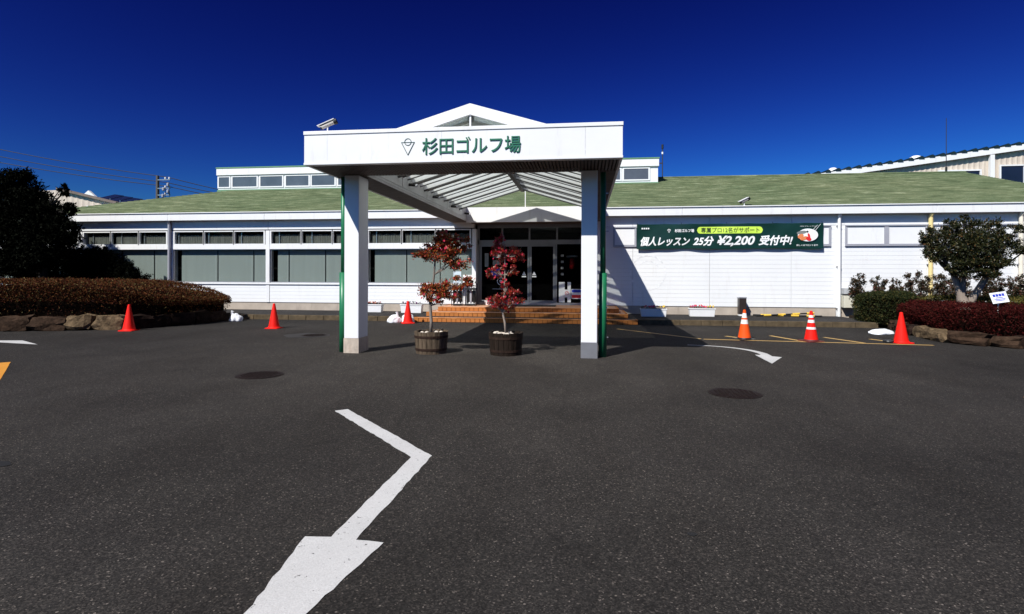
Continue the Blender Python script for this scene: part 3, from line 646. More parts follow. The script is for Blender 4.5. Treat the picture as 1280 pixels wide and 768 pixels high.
for y in (12.87, 14.98, 17.1, 19.1):
    s = MB().tube((XI0+.001, y, 3.64), (XI0+.17, y, 3.62), .035, n=10).build('spotlight', BLACK, K); MB().tube((XI0+.17, y, 3.62), (XI0+.2, y, 3.6), .04, .045, n=10).build('lens', GREYM, s)
# lettering
for i, ch in enumerate('杉田ゴルフ場'):
    V, F = glyphs(ch, 0, .012); sc = .287; cx = -2.74+i*.2815
    m = MB(); m.add([(cx+v[0]*sc, Y0-.002-(v[2]+.014)*.6, 3.555+v[1]*sc*1.04) for v in V], F); m.build('letter', SIGNG, K)
lg = MB(); lx, lz = -2.985, 3.53
bar_y(lg, (lx-.115, lz+.215), (lx+.115, lz+.215), .01, Y0-.001); bar_y(lg, (lx-.115, lz+.219), (lx, lz), .011, Y0-.002); bar_y(lg, (lx+.115, lz+.219), (lx, lz), .011, Y0-.003)
ring_y(lg, lx, lz+.222, .062, .011, Y0-.001, 28); lg.build('emblem', LINE, K)
# green standpipes beside the columns
for x, yb_ in ((-4.66, 10.38), (.33, 10.44)):
    p = MB().tube((x, yb_, 1.52), (x, yb_, 3.39), .045 if x < 0 else .05, n=14).build('standpipe', GREEN, K, smooth=True)
    MB().tube((x, yb_, 0), (x, yb_, 1.54), .072, n=16).build('pipe_sleeve', GREEN, p, smooth=True)
    for z in (.35, .9, 1.4, 2.3, 3.0): box('bolt', (x+.05, x+.1, yb_-.012, yb_+.012, z, z+.02), SILV, p)

# security cameras
def seccam(loc, d, name_label, s=1.0):
    t = thing('security_camera', loc, name_label, 'security camera', 'security cameras'); L = Vector(loc); d = Vector(d).normalized()
    c = L+Vector((0, 0, .13*s)); u = Vector((0, 0, 1)); r = d.cross(u).normalized(); up = r.cross(d)
    def ob(a, b, w, h0, h1):
        P = [c+d*a-r*w+up*h0, c+d*b-r*w+up*h0, c+d*b+r*w+up*h0, c+d*a+r*w+up*h0]; Q = [c+d*a-r*w+up*h1, c+d*b-r*w+up*h1, c+d*b+r*w+up*h1, c+d*a+r*w+up*h1]; return MB().hexa(P, Q)
    MB().tube(c-d*.13*s, c+d*.11*s, .036*s, n=14).build('camera_body', pm('camera_beige', (.5, .46, .42), .05) if 'camera_beige' not in bpy.data.materials else bpy.data.materials['camera_beige'], t, smooth=False)
    MB().tube(c+d*.11*s, c+d*.135*s, .038*s, n=14).build('lens_housing', BLACK, t); MB().tube(c-d*.175*s, c-d*.12*s, .05*s, n=12).build('rear_cap', BLACK, t)
    ob(-.15*s, .17*s, .05*s, .04*s, .052*s).build('sunshield', WHITE, t)
    MB().tube(L, L+Vector((0, 0, .09*s)), .013*s, n=8).build('bracket', WHITE, t); MB().tube(L, L+Vector((0, 0, .012)), .035*s, n=10).build('foot_plate', WHITE, t)
seccam((-4.47, 9.3, 3.985), (-.9, -.12, -.4), 'white security camera on the left corner of the canopy top')
seccam((5.33, 19.76, 3.865), (-.85, -.4, -.42), 'white security camera on the roof edge above the green banner', 1.25)

# ================================================================== STEPS
T = thing('entrance_steps', (-1.9, 18.5, 0), 'three orange brick tiled steps up to the entrance doors', 'steps')
lv = [(-5.4, 1.6, 17.3, 0, .14), (-5.15, 1.35, 17.83, .14, .28), (-4.9, 1.1, 18.36, .28, .42)]
for a, b, y, za, zb in lv:
    MB().box(a+.02, b-.02, y+.02, 20.25, za-.02 if za else -.02, zb-.03).build('core', MORTAR, T)
    MB().box(a+.065, b-.065, y+.065, 20.25, zb-.029, zb-.004).build('tread', TILEP, T)
    n = int((b-a)/.152); w = (b-a)/n
    tm = None
    for i in range(n):
        if tm is None:
            o = MB().box(.007, w-.007, 0, .02, za+.007, zb-.024).build('tile', TILE, T, bevel=.003); o.location = Vector((a, y, 0))-T.location; tm = o
        else:
            o = tm.copy(); COL.objects.link(o); o.location = Vector((a+i*w, y+random.uniform(-.001, .001), 0))-T.location
    # nosing row
    m = MB(); k = int((b-a)/.2); wk = (b-a)/k
    for i in range(k): m.box(a+i*wk+.003, a+(i+1)*wk-.003, y-.006, y+.062, zb-.02, zb)
    for s_, xa, xb in ((0, a-.002, a+.06), (1, b-.06, b+.002)):
        kk = int((20-y)/.2)
        for i in range(kk): m.box(xa, xb, y+.066+i*.2, y+.066+i*.2+.194, zb-.019, zb)
    m.build('nosing_tile', TILE, T, kind='stuff')
    m = MB()
    for xa in (a, b-.02):
        for i in range(int((20-y)/.152)): m.box(xa, xa+.02, y+.022+i*.152, y+.022+i*.152+.146, za+.004, zb-.022)
    m.build('side_tile', TILE, T, kind='stuff')
tag(box('door_mat', (-2.9, -1.0, 19.2, 19.9, .42, .435), pm('dark_rubber_mat', (.02, .02, .02), .3, 20, .9)), 'dark flat mat lying before the entrance doors', 'mat')

# ================================================================== CONES
def cone(loc, label, kind='plain', rot=0):
    t = thing('traffic_cone', loc, label, 'traffic cone', 'traffic cones standing in the car park'); x, y, z = loc
    bm_ = {'plain': REDC, 'orange': ORGC, 'striped': REDC}[kind]; base = {'plain': REDC, 'orange': BLACK, 'striped': MAROON}[kind]
    s = .19 if kind == 'plain' else .21
    def r(h): return .148-(h-.03)/(.66)*.12
    if kind == 'plain': cuts = [(.03, .69, bm_, 'body')]
    elif kind == 'orange': cuts = [(.03, .37, bm_, 'body'), (.37, .47, BANDW, 'reflective_band'), (.47, .51, bm_, 'body'), (.51, .62, BANDW, 'reflective_band'), (.62, .7, bm_, 'body')]
    else: cuts = [(.03, .28, bm_, 'body'), (.28, .33, BANDW, 'reflective_band'), (.33, .43, bm_, 'body'), (.43, .495, BANDW, 'reflective_band'), (.495, .545, bm_, 'body'), (.545, .60, BANDW, 'reflective_band'), (.6, .7, bm_, 'body')]
    body = None
    for a, b, mt, nm in cuts:
        e = .001 if nm != 'body' else 0
        MB().lathe([(r(a)+e, a), (r(b)+e, b)] if b < .68 else [(r(a), a), (r(b)+.003, b-.01), (r(b)-.004, b)], 0, 0, 28).build(nm, mt, None, smooth=False).parent = t
    q = s
    pts = []
    for cx, cy in ((1, 1), (-1, 1), (-1, -1), (1, -1)):
        for k in range(4):
            aa = math.atan2(cy, cx)-math.pi/4+k*math.pi/6; pts.append((cx*(q-.05)+.05*math.cos(aa), cy*(q-.05)+.05*math.sin(aa)))
    m = MB().prism(pts, 0, .022); m.lathe([(.17, .022), (.15, .05)], 0, 0, 28); m.build('base', base, None).parent = t
    t.rotation_euler.z = rot; return t
cone((-11.93, 13.36, 0), 'red traffic cone before the stone border of the left hedge', rot=.2)
cone((-8.56, 14.58, 0), 'red traffic cone standing alone between left hedge and canopy', rot=.1)
cone((-5.42, 16.75, 0), 'red traffic cone beside white bags left of the brick steps', rot=.5)
c4 = cone((7.06, 13.62, 0), 'red traffic cone in front of the right stone border', rot=.1)
cone((3.73, 13.78, 0), 'orange traffic cone with two wide white bands and black base', 'orange', .3)
cone((5.15, 13.62, 0), 'red traffic cone with three narrow white bands and dark base', 'striped', .3)
tag(MB().lathe([(.1, 0), (.12, .02), (.11, .05), (.05, .06)], 6.83, 13.68, 16).build('cone_weight', BLACK), 'small black rubber weight beside the rightmost red cone', 'weight')

# ================================================================== BAGS
def bag(loc, r, label, seed, flat=1.0):
    bm = bmesh.new(); bmesh.ops.create_icosphere(bm, subdivisions=4, radius=1)
    for v in bm.verts:
        p = v.co.copy(); n_ = noise.noise(p*1.6+Vector((seed, 0, 0)))*.22+noise.noise(p*5+Vector((0, seed, 0)))*.07
        q = p*(1+n_); v.co = Vector((q.x*r[0], q.y*r[1], max(q.z, -.35)*r[2]+.35*r[2]))
    me = bpy.data.meshes.new('sandbag'); bm.to_mesh(me); bm.free(); me.materials.append(BAGM); me.shade_smooth()
    o = bpy.data.objects.new('sandbag', me); COL.objects.link(o); o.location = loc
    tag(o, label, 'bag', 'white plastic bags used as weights')
    return o
b1 = bag((-11.05, 16.6, 0), (.2, .18, .17), 'white plastic bag at the right end of the left hedge', 1)
k = MB().limb([(-11.12, 16.58, .18), (-11.16, 16.56, .27), (-11.14, 16.58, .33)], [.07, .035, .05], 8).build('knot', BAGM, b1)
b2 = bag((-5.93, 16.95, 0), (.2, .2, .17), 'left white bag of the pair by the cone at the steps', 4)
MB().limb([(-5.84, 16.95, .2), (-5.82, 16.93, .28), (-5.84, 16.93, .34)], [.06, .03, .045], 8).build('knot', BAGM, b2)
b3 = bag((-5.52, 17.08, 0), (.2, .17, .2), 'white bag half hidden behind the cone at the steps', 7)
b4 = bag((7.6, 15.6, 0), (.3, .2, .1), 'flattened white bag lying left of the right stone border', 11)

# ================================================================== BARREL PLANTERS AND CAMELLIAS
def barrel(x, y, wood, label, pebbles=0):
    t = thing('barrel_planter', (x, y, 0), label, 'planter', 'half barrel planters under the canopy'); n = 20; R0, R1, h = .29, .325, .42
    for i in range(n):
        a0 = 2*math.pi*i/n+.012; a1 = 2*math.pi*(i+1)/n-.012
        def P(r, a, z): return (x+r*math.cos(a), y+r*math.sin(a), z)
        zt = h+random.uniform(-.008, .006); am = (a0+a1)/2
        vs = [P(R0, a0, 0), P(R0*1.01, am, 0), P(R0, a1, 0), P(R0-.03, a1, 0), P(R0-.03, a0, 0), P(R1, a0, zt), P(R1*1.01, am, zt), P(R1, a1, zt), P(R1-.03, a1, zt), P(R1-.03, a0, zt)]
        MB().add(vs, [(4, 3, 2, 1, 0), (5, 6, 7, 8, 9), (0, 1, 6, 5), (1, 2, 7, 6), (2, 3, 8, 7), (3, 4, 9, 8), (4, 0, 5, 9)]).build('stave', wood, t)
    for z in (.06, .3):
        r = R0+(R1-R0)*z/h; MB().lathe([(r+.001, z), (r+.009, z), (r+.012, z+.045), (r+.004, z+.045)], x, y, 32).build('hoop', IRON, t)
    s = MB().lathe([(R1-.04, h-.06), (.01, h-.045)], x, y, 20).build('soil', SOIL, t)
    for i in range(pebbles):
        a = random.uniform(0, 6.28); r = random.uniform(.08, .24); pb = MB().lathe([(.01, h-.055), (.04, h-.045), (.045, h-.02), (.02, h)], x+r*math.cos(a), y+r*math.sin(a), 8); pb.build('pebble', STONEP, t, smooth=True)
    return t
barrel(-2.93, 10.5, WOOD, 'grey weathered half barrel planter, left of the pair', 5); barrel(-1.48, 10.5, WOODD, 'dark brown half barrel planter with pale stones, right of the pair', 12)
def flower(m, p, r):
    d = Vector((random.uniform(-.6, .6), -1, random.uniform(-.2, .8))).normalized(); a = d.orthogonal().normalized(); b = d.cross(a)
    for i in range(6):
        t = 2*math.pi*i/6; u = a*math.cos(t)+b*math.sin(t); w = a*-math.sin(t)+b*math.cos(t)
        m.add([p, p+u*r*.7+w*r*.42+d*r*.3, p+u*r+d*r*.15, p+u*r*.7-w*r*.42+d*r*.3], [(0, 1, 2, 3)])
def camellia(base, stem, clumps, n, size, leafm, nfl, label, bark, fl=.028, name='camellia_tree'):
    t = thing(name, base, label, 'camellia', 'camellias growing in the barrels')
    m = MB(); k = len(stem); m.limb(stem, [(.035 if base[0] < -2 else .024)*(1-.6*i/(k-1)) for i in range(k)], 8)
    m.build('trunk', bark, t, smooth=True); br = MB()
    rng = np.random.default_rng(len(clumps)*7+n)
    for c in clumps:
        s = min(stem, key=lambda p: abs(p[2]-(c[2]-c[5]*.9))+.0*p[0])
        for j in range(4):
            q = Vector(c[:3])+Vector((rng.uniform(-.6, .6)*c[3], rng.uniform(-.6, .6)*c[4], rng.uniform(-.2, .6)*c[5])); mid = (Vector(s)+q)/2+Vector((0, 0, -.04))
            br.limb([s, mid, q], [.013, .008, .003], 5)
    br.build('branch', bark, t, kind='stuff')
    V, F = crown(clumps, n, size, rng); np_mesh('foliage', V, F, leafm, t, kind='stuff')
    fm = MB()
    for i in range(nfl):
        c = clumps[int(rng.integers(len(clumps)))]; d = rng.normal(size=3); d /= np.linalg.norm(d); d[1] = -abs(d[1])
        flower(fm, Vector((c[0]+d[0]*c[3]*.95, c[1]+d[1]*c[4]*.95, c[2]+d[2]*c[5]*.95)), fl*rng.uniform(.8, 1.3))
    fm.build('flower', PETAL, t, kind='stuff')
camellia((-2.94, 10.5, .38), [(-2.94, 10.5, .37), (-2.93, 10.5, .6), (-2.95, 10.49, .9), (-2.92, 10.5, 1.15), (-2.88, 10.5, 1.5), (-2.86, 10.5, 1.75), (-2.75, 10.5, 2.1)],
         [(-2.95, 10.5, 1.17, .24, .2, .18), (-2.62, 10.5, 1.2, .28, .22, .19), (-2.3, 10.48, 1.34, .22, .18, .14), (-2.8, 10.5, 1.32, .2, .18, .1), (-2.75, 10.45, 1.06, .14, .14, .1),
          (-2.98, 10.5, 1.93, .26, .2, .17), (-2.68, 10.48, 1.98, .27, .22, .26), (-2.42, 10.5, 1.82, .24, .2, .22), (-2.6, 10.42, 2.1, .22, .18, .2), (-2.58, 10.5, 2.22, .16, .16, .15), (-2.3, 10.5, 2.12, .16, .15, .13), (-2.78, 10.5, 2.34, .08, .1, .08)],
         10500, .055, L_CAM, 18, 'camellia with two tiers of reddish brown leaves in the left barrel', BARK)
camellia((-1.48, 10.5, .38), [(-1.48, 10.5, .37), (-1.5, 10.5, .6), (-1.55, 10.5, .82), (-1.52, 10.5, 1.1), (-1.5, 10.5, 1.5), (-1.5, 10.5, 1.9), (-1.53, 10.5, 2.25)],
         [(-1.68, 10.5, 1.0, .17, .16, .12), (-1.38, 10.5, 1.05, .2, .18, .17), (-1.5, 10.5, .86, .13, .12, .08), (-1.5, 10.5, 1.35, .1, .1, .1),
          (-1.7, 10.5, 1.55, .16, .15, .12), (-1.42, 10.5, 1.6, .16, .15, .12), (-1.6, 10.5, 1.9, .18, .17, .17), (-1.32, 10.5, 1.88, .2, .17, .13), (-1.6, 10.5, 2.1, .13, .12, .12), (-1.55, 10.5, 2.27, .04, .04, .06)],
         6500, .044, L_CAM2, 45, 'slender camellia full of red and pink blossom in the right barrel', BARKP, .02)

# ================================================================== FLOWER BOXES
FLC = {'mix': [(.7, .03, .05), (.75, .5, .05), (.5, .05, .2)], 'red': [(.25, .03, .03), (.12, .04, .03), (.6, .3, .2)], 'violet': [(.12, .03, .12), (.05, .03, .03), (.6, .55, .6)]}
def flowerbox(x0, x1, y, z, h, kind, label, d=.26):
    t = thing('flower_box', ((x0+x1)/2, y, z), label, 'flower box', 'white flower boxes along the clubhouse wall')
    m = MB(); i = .025; m.hexa([(x0+i, y-d/2+i, z), (x1-i, y-d/2+i, z), (x1-i, y+d/2-i, z), (x0+i, y+d/2-i, z)], [(x0, y-d/2, z+h), (x1, y-d/2, z+h), (x1, y+d/2, z+h), (x0, y+d/2, z+h)]); bx = m.build('box', PLANTW, t, bevel=.008)
    MB().box(x0-.012, x1+.012, y-d/2-.012, y+d/2+.012, z+h-.03, z+h+.004).build('rim', PLANTW, t, bevel=.004)
    MB().box(x0+.02, x1-.02, y-d/2+.02, y+d/2-.02, z+h+.003, z+h+.012).build('soil', SOIL, t)
    rng = np.random.default_rng(int(abs(x0*100))); n = 160
    P = np.stack([rng.uniform(x0+.02, x1-.02, n), rng.uniform(y-d/2, y+d/2, n), z+h+rng.uniform(.01, .07, n)], 1); V, F = leaves(P, rng.normal(size=(n, 3))+np.array([0, 0, .8]), .04*rng.uniform(.6, 1.2, n)); np_mesh('leaves', V, F, L_SHR, t, 'stuff')
    for k, c in enumerate(FLC[kind]):
        nm = 'petal_%s_%d' % (kind, k); mt = bpy.data.materials.get(nm) or pm(nm, c, .2, 30, .6); fm = MB()
        xa = x0+(x1-x0)*(.0 if kind != 'mix' or k != 1 else .6); xb = x1 if kind != 'mix' or k == 1 else x0+(x1-x0)*.7
        for q in range(7): flower(fm, Vector((rng.uniform(xa+.04, xb-.04), rng.uniform(y-d/2, y), z+h+rng.uniform(.05, .1))), .028)
        fm.build('blossom', mt, t, kind='stuff')
flowerbox(-7.9, -7.2, 19.35, .15, .28, 'red', 'white flower box under the windows right behind the left column')
flowerbox(-6.45, -5.68, 19.2, .15, .3, 'violet', 'white flower box between the pair of bags and the brick steps')
flowerbox(1.82, 2.65, 18.85, .15, .26, 'mix', 'shaded white flower box nearest the right end of the steps')
flowerbox(3.42, 4.24, 19.15, .15, .27, 'mix', 'sunlit white flower box below the left half of the banner')
flowerbox(-3.55, -3.05, 19.75, .42, .16, 'red', 'small white flower box beside the left entrance door', .18)

# ================================================================== ENTRANCE FURNITURE
def board_stand(name, label, x0, x1, z0, z1, y, zb, mat, legs):
    t = thing(name, ((x0+x1)/2, y, zb), label, 'sign board'); MB().box(x0, x1, y-.012, y, z0, z1).build('panel', mat, t, bevel=.003)
    for lx in legs: MB().tube((lx, y+.012, zb), (lx, y+.012, z0+.1), .011, n=8).build('pole', SILV, t)
    MB().box(min(legs)-.14, max(legs)+.14, y-.1, y+.12, zb, zb+.02).build('foot', BLACK, t); return t
bs = board_stand('sign_stand', 'white notice board on a slim silver pole left of the doors', -4.28, -3.86, 1.16, 1.5, 19.45, .42, POSTER, [-4.1])
bs = board_stand('sign_stand', 'narrow pale blue notice board behind the white notice board', -4.66, -4.38, 1.2, 1.62, 19.6, .42, pm('pale_blue_board', (.55, .65, .72), .05, 4), [-4.52])
box('notice_text', (-4.62, -4.42, 19.584, 19.587, 1.3, 1.5), GREYP, bs)
def umbrella_rack(x, y, label):
    t = thing('umbrella_stand', (x, y, .42), label, 'umbrella stand', 'black umbrella stands by the doors'); z = .42; w, d, h = .17, .13, .62
    for a in (-1, 1):
        for b in (-1, 1): MB().tube((x+a*w, y+b*d, z), (x+a*w*1.1, y+b*d, z+h), .014, n=6).build('leg', BLACK, t)
    MB().box(x-w-.02, x+w+.02, y-d-.02, y+d+.02, z+h-.06, z+h).build('top_frame', BLACK, t); MB().box(x-w, x+w, y-d, y+d, z+.03, z+.06).build('tray', BLACK, t); MB().box(x-w+.015, x+w-.015, y+d-.01, y+d, z+.12, z+h-.1).build('back_panel', BOXBR, t)
    for k in range(3):
        ux = x-.1+k*.1; u = MB(); u.lathe([(.004, z+.06), (.042, z+.14), (.05, z+.42), (.016, z+.66)], ux, y+.03*(k-1), 8); u.build('folded_umbrella', BLACK if k != 1 else GREYM, t)
umbrella_rack(-4.45, 19.3, 'black umbrella stand left of the silver sign pole'); umbrella_rack(-3.97, 19.35, 'black umbrella stand right of the silver sign pole')
t = thing('ashtray_box', (5.26, 19.7, .15), 'tall dark brown box with white foot against the wall below the banner', 'box')
MB().box(5.14, 5.37, 19.6, 19.85, .21, .74).build('body', BOXBR, t, bevel=.008); MB().box(5.15, 5.36, 19.61, 19.84, .15, .21).build('foot', PLANTW, t); MB().box(5.13, 5.38, 19.59, 19.86, .74, .775).build('lid', SILV, t)
def cone_bar(p, q, label, n=9):
    t = thing('barrier_bar', p, label, 'barrier bar', 'striped barrier bars lying on the terrace'); p = Vector(p); q = Vector(q)
    for i in range(n):
        a = p+(q-p)*i/n; b = p+(q-p)*(i+1)/n; yl = i % 2 == 1; MB().tube(a, b, .035 if yl else .024, n=10).build('yellow_sleeve' if yl else 'black_section', YELB if yl else BLACK, t)
cone_bar((5.55, 19.5, .2), (7.65, 19.35, .19), 'black and yellow striped bar lying nearer the wall'); cone_bar((5.6, 19.3, .185), (7.5, 19.62, .27), 'black and yellow striped bar crossing the other in front', 8)
t = thing('meter_box', (8.62, 19.85, .3), 'grey and beige meter boxes at the corner by the right hedge', 'meter box')
MB().box(8.5, 8.84, 19.72, 19.985, .9, 1.1).build('upper_box', METERG, t, bevel=.01); MB().box(8.5, 8.82, 19.75, 19.985, .45, .85).build('lower_box', METERB, t, bevel=.01)

# ================================================================== BANNER
B = thing('banner', (4.85, 19.85, 2.4), 'dark green banner with white Japanese lesson prices on the right wall', 'banner')
bx0, bx1, bz0, bz1 = 1.79, 7.9, 2.42, 3.28
BY = 19.895
def warp(x, z):
    h = (z-bz0)/(bz1-bz0); sag = .02*math.sin(x*3.1+.6)*math.sin(h*3.14)
    return -.011*math.sin((x*1.7-z*2.6)*1.9)-.008*math.sin((x+z*1.3)*5.3+1)*(1-h*.4)-.01*noise.noise(Vector((x*2.2, z*3, 0)))+sag*.4
V = []; nx, nz = 150, 22
for j in range(nz+1):
    for i in range(nx+1):
        x = bx0+(bx1-bx0)*i/nx; z = bz0+(bz1-bz0)*j/nz; z += (.012*math.sin(x*2.3) if j in (0,) else 0)+(-.01*abs(math.sin((x-bx0)*3.4)) if j == nz else 0); V.append((x, BY+warp(x, z), z))
m = MB(); m.add(V, [(j*(nx+1)+i, j*(nx+1)+i+1, (j+1)*(nx+1)+i+1, (j+1)*(nx+1)+i) for j in range(nz) for i in range(nx)])
m.build('cloth', BANNER, B, smooth=True)
def bt(nm, s, x0, x1, z0, z1, mat, sh=0, bold=.0): return text_on(nm, s, x0, x1, z0, z1, BY-.012, mat, B, sh, bold, .004, warp)
for s, xa, xb, za, zb in (('個人レッスン', 1.92, 3.58, 2.515, 2.84), ('25分', 3.68, 4.38, 2.515, 2.85), ('¥2,200', 4.48, 5.72, 2.49, 2.86), ('受付中!', 5.83, 6.93, 2.53, 2.87)): bt('price_text', s, xa, xb, za, zb, WPRINT, .28, .032)
m = MB(); pts = []; zc = 3.055; hh = .115
for i in range(13): a = -math.pi/2+math.pi*i/12; pts.append((5.86+hh*math.cos(a), zc+hh*math.sin(a)))
for i in range(13): a = math.pi/2+math.pi*i/12; pts.append((3.93+hh*math.cos(a), zc+hh*math.sin(a)))
strip = MB(); n = 60; V = []
for i in range(n+1):
    x = 3.815+(5.975-3.815)*i/n; dx = max(0, 3.93-x, x-5.86); q = math.sqrt(max(0, hh*hh-dx*dx)); V += [(x, BY-.008+warp(x, zc-q), zc-q), (x, BY-.008+warp(x, zc), zc), (x, BY-.008+warp(x, zc+q), zc+q)]
strip.add(V, [f for i in range(n) for f in ((3*i, 3*i+3, 3*i+4, 3*i+1), (3*i+1, 3*i+4, 3*i+5, 3*i+2))]); strip.build('lime_pill', LIMEP, B)
bt('pill_text', '専属プロ12名がサポート', 3.95, 5.86, 2.965, 3.145, INKM, 0, .008)
bt('small_text', '杉田ゴルフ場', 3.07, 3.72, 2.985, 3.1, WPRINT, 0, .03)
bt('small_text', 'Wi-Fi', 1.93, 2.2, 3.1, 3.17, WPRINT, 0, .03) if False else None
m = MB(); 
for k in range(4): m.box(1.95+k*.07, 1.95+k*.07+.05, BY-.02, BY-.016, 3.1, 3.15)
m.build('small_mark', WPRINT, B)
em = MB(); ex, ez = 2.88, 2.98; bar_y(em, (ex-.055, ez+.1), (ex+.055, ez+.1), .012, BY-.016); bar_y(em, (ex-.055, ez+.1), (ex, ez), .012, BY-.017); bar_y(em, (ex+.055, ez+.1), (ex, ez), .012, BY-.018); ring_y(em, ex, ez+.1, .03, .01, BY-.016, 16); em.build('emblem', WPRINT, B)
# round picture, kept generic: pale disc with a cap, a hand and a red patch
def blob(cx, cz, rx, rz, mat, y, nm='picture', a=0):
    m = MB(); n = 28; m.prismY([(cx+rx*math.cos(2*math.pi*i/n)*math.cos(a)-rz*math.sin(2*math.pi*i/n)*math.sin(a), cz+rx*math.cos(2*math.pi*i/n)*math.sin(a)+rz*math.sin(2*math.pi*i/n)*math.cos(a)) for i in range(n)], y-.003, y); m.build(nm, mat, B)
blob(7.4, 2.87, .32, .215, WPRINT, BY-.034); blob(7.2, 2.955, .16, .055, GREYP, BY-.038, a=.15); blob(7.17, 2.83, .1, .07, ORP, BY-.039, a=.5); blob(7.28, 2.76, .13, .06, ORP, BY-.042, a=.3)
blob(7.42, 2.74, .09, .06, REDP, BY-.043, a=-.4); blob(7.43, 2.84, .035, .09, REDP, BY-.045, a=.3); blob(7.38, 2.98, .035, .03, INKM, BY-.041)
bt('small_text', '詳しくはフロントまで', 7.05, 7.72, 2.5, 2.56, WPRINT, 0, .02)
bt('small_text', 'ゴルフレッスン', 7.15, 7.66, 3.15, 3.185, WPRINT, 0, .01)
for p, q in (((7.6, 2.98), (7.8, 3.24)), ((7.56, 3.05), (7.7, 3.2))):
    m = MB(); bar_y(m, p, q, .01, BY-.036); m.build('flourish', WPRINT, B)
for x in (bx0+.02, 3.3, 4.8, 6.3, bx1-.02): m = MB(); m.tube((x, BY, 3.27), (x, 19.98, 3.33), .006, n=5); m.build('tie', WIRE, B)

# ================================================================== STONE BORDERS
def rock(parent, c, rot, l, w, h, mat, seed):
    n = 3; V = {}; m = MB()
    pts = []; faces = []; idx = {}
    def vid(i, j, k):
        if (i, j, k) not in idx:
            p = Vector((i/n*2-1, j/n*2-1, k/n*2-1)); s = p.normalized()*1.15; q = p*.62+s*.38
            q += Vector((noise.noise(p*1.4+Vector((seed, 1, 2))), noise.noise(p*1.4+Vector((3, seed, 4))), noise.noise(p*1.4+Vector((5, 6, seed)))))*.42
            x, y, z = q.x*l/2, q.y*w/2, (q.z+1)*h/2; idx[(i, j, k)] = len(pts); pts.append((c[0]+x*math.cos(rot)-y*math.sin(rot), c[1]+x*math.sin(rot)+y*math.cos(rot), c[2]+max(z, -.03)))
        return idx[(i, j, k)]
    for a in range(n):
        for b in range(n):
            for f in (((a, b, 0), (a, b+1, 0), (a+1, b+1, 0), (a+1, b, 0)), ((a, b, n), (a+1, b, n), (a+1, b+1, n), (a, b+1, n)), ((a, 0, b), (a+1, 0, b), (a+1, 0, b+1), (a, 0, b+1)), ((a, n, b), (a, n, b+1), (a+1, n, b+1), (a+1, n, b)), ((0, a, b), (0, a, b+1), (0, a+1, b+1), (0, a+1, b)), ((n, a, b), (n, a+1, b), (n, a+1, b+1), (n, a, b+1))): faces.append(tuple(vid(*q) for q in f))
    m.add(pts, faces); return m.build('stone', mat, parent)
def border(line, label, loc, hts, mats, seed, lens=(.5, .95)):
    t = thing('stone_border', loc, label, 'stone border'); rnd = random.Random(seed); pos = 0; seg = []
    for a, b in zip(line, line[1:]): seg.append((a, b, math.dist(a, b)))
    total = sum(s[2] for s in seg); i = 0
    def at(d):
        for a, b, L in seg:
            if d <= L: return (a[0]+(b[0]-a[0])*d/L, a[1]+(b[1]-a[1])*d/L), math.atan2(b[1]-a[1], b[0]-a[0])
            d -= L
        return b, math.atan2(b[1]-a[1], b[0]-a[0])
    while pos < total:
        l = rnd.uniform(*lens); p, r = at(pos+l/2); nx, ny = -math.sin(r), math.cos(r)
        rock(t, (p[0]+nx*rnd.uniform(.13, .22), p[1]+ny*.17, 0), r+rnd.uniform(-.1, .1), l*1.02, .36, hts*rnd.uniform(.88, 1.12), mats(i, p, rnd), seed*50+i); pos += l; i += 1
    return t
LL = [(-21.5, 10.4), (-16.9, 11.9), (-14.9, 12.58), (-13.5, 13.02), (-12.1, 13.56), (-11.55, 15.1), (-11.38, 16.7)]
border(LL, 'low border of rough stones under the left hedge', (-14, 12.9, 0), .36, lambda i, p, r: STL if -13.3 < p[0] < -12.55 else r.choice([STD, STD, STM]), 3)
RL = [(8.55, 17.35), (8.35, 16.4), (8.1, 15.07), (7.98, 14.2), (8.1, 13.55), (8.7, 12.95), (10.2, 12.4), (14.5, 11.4)]
border(RL, 'low border of rough stones under the dark red hedge on the right', (8.3, 14, 0), .25, lambda i, p, r: STL if 13.9 < p[1] < 15.2 else r.choice([STM, STD, STM]), 8, (.45, .8))
struct(MB().prism([(8.75, 17.4), (8.5, 16.4), (8.25, 15.0), (8.15, 14.2), (8.3, 13.75), (8.8, 13.2), (10.3, 12.65), (14.6, 11.7), (26, 10), (26, 20), (8.75, 20)], -.02, .2).build('planting_soil', SOIL))
struct(MB().prism([(-22, 10.8), (-16.9, 12.2), (-13.6, 13.25), (-12.3, 13.75), (-11.75, 15.1), (-11.6, 17.3), (-26, 17.3), (-26, 10)], -.02, .22).build('planting_soil', SOIL))

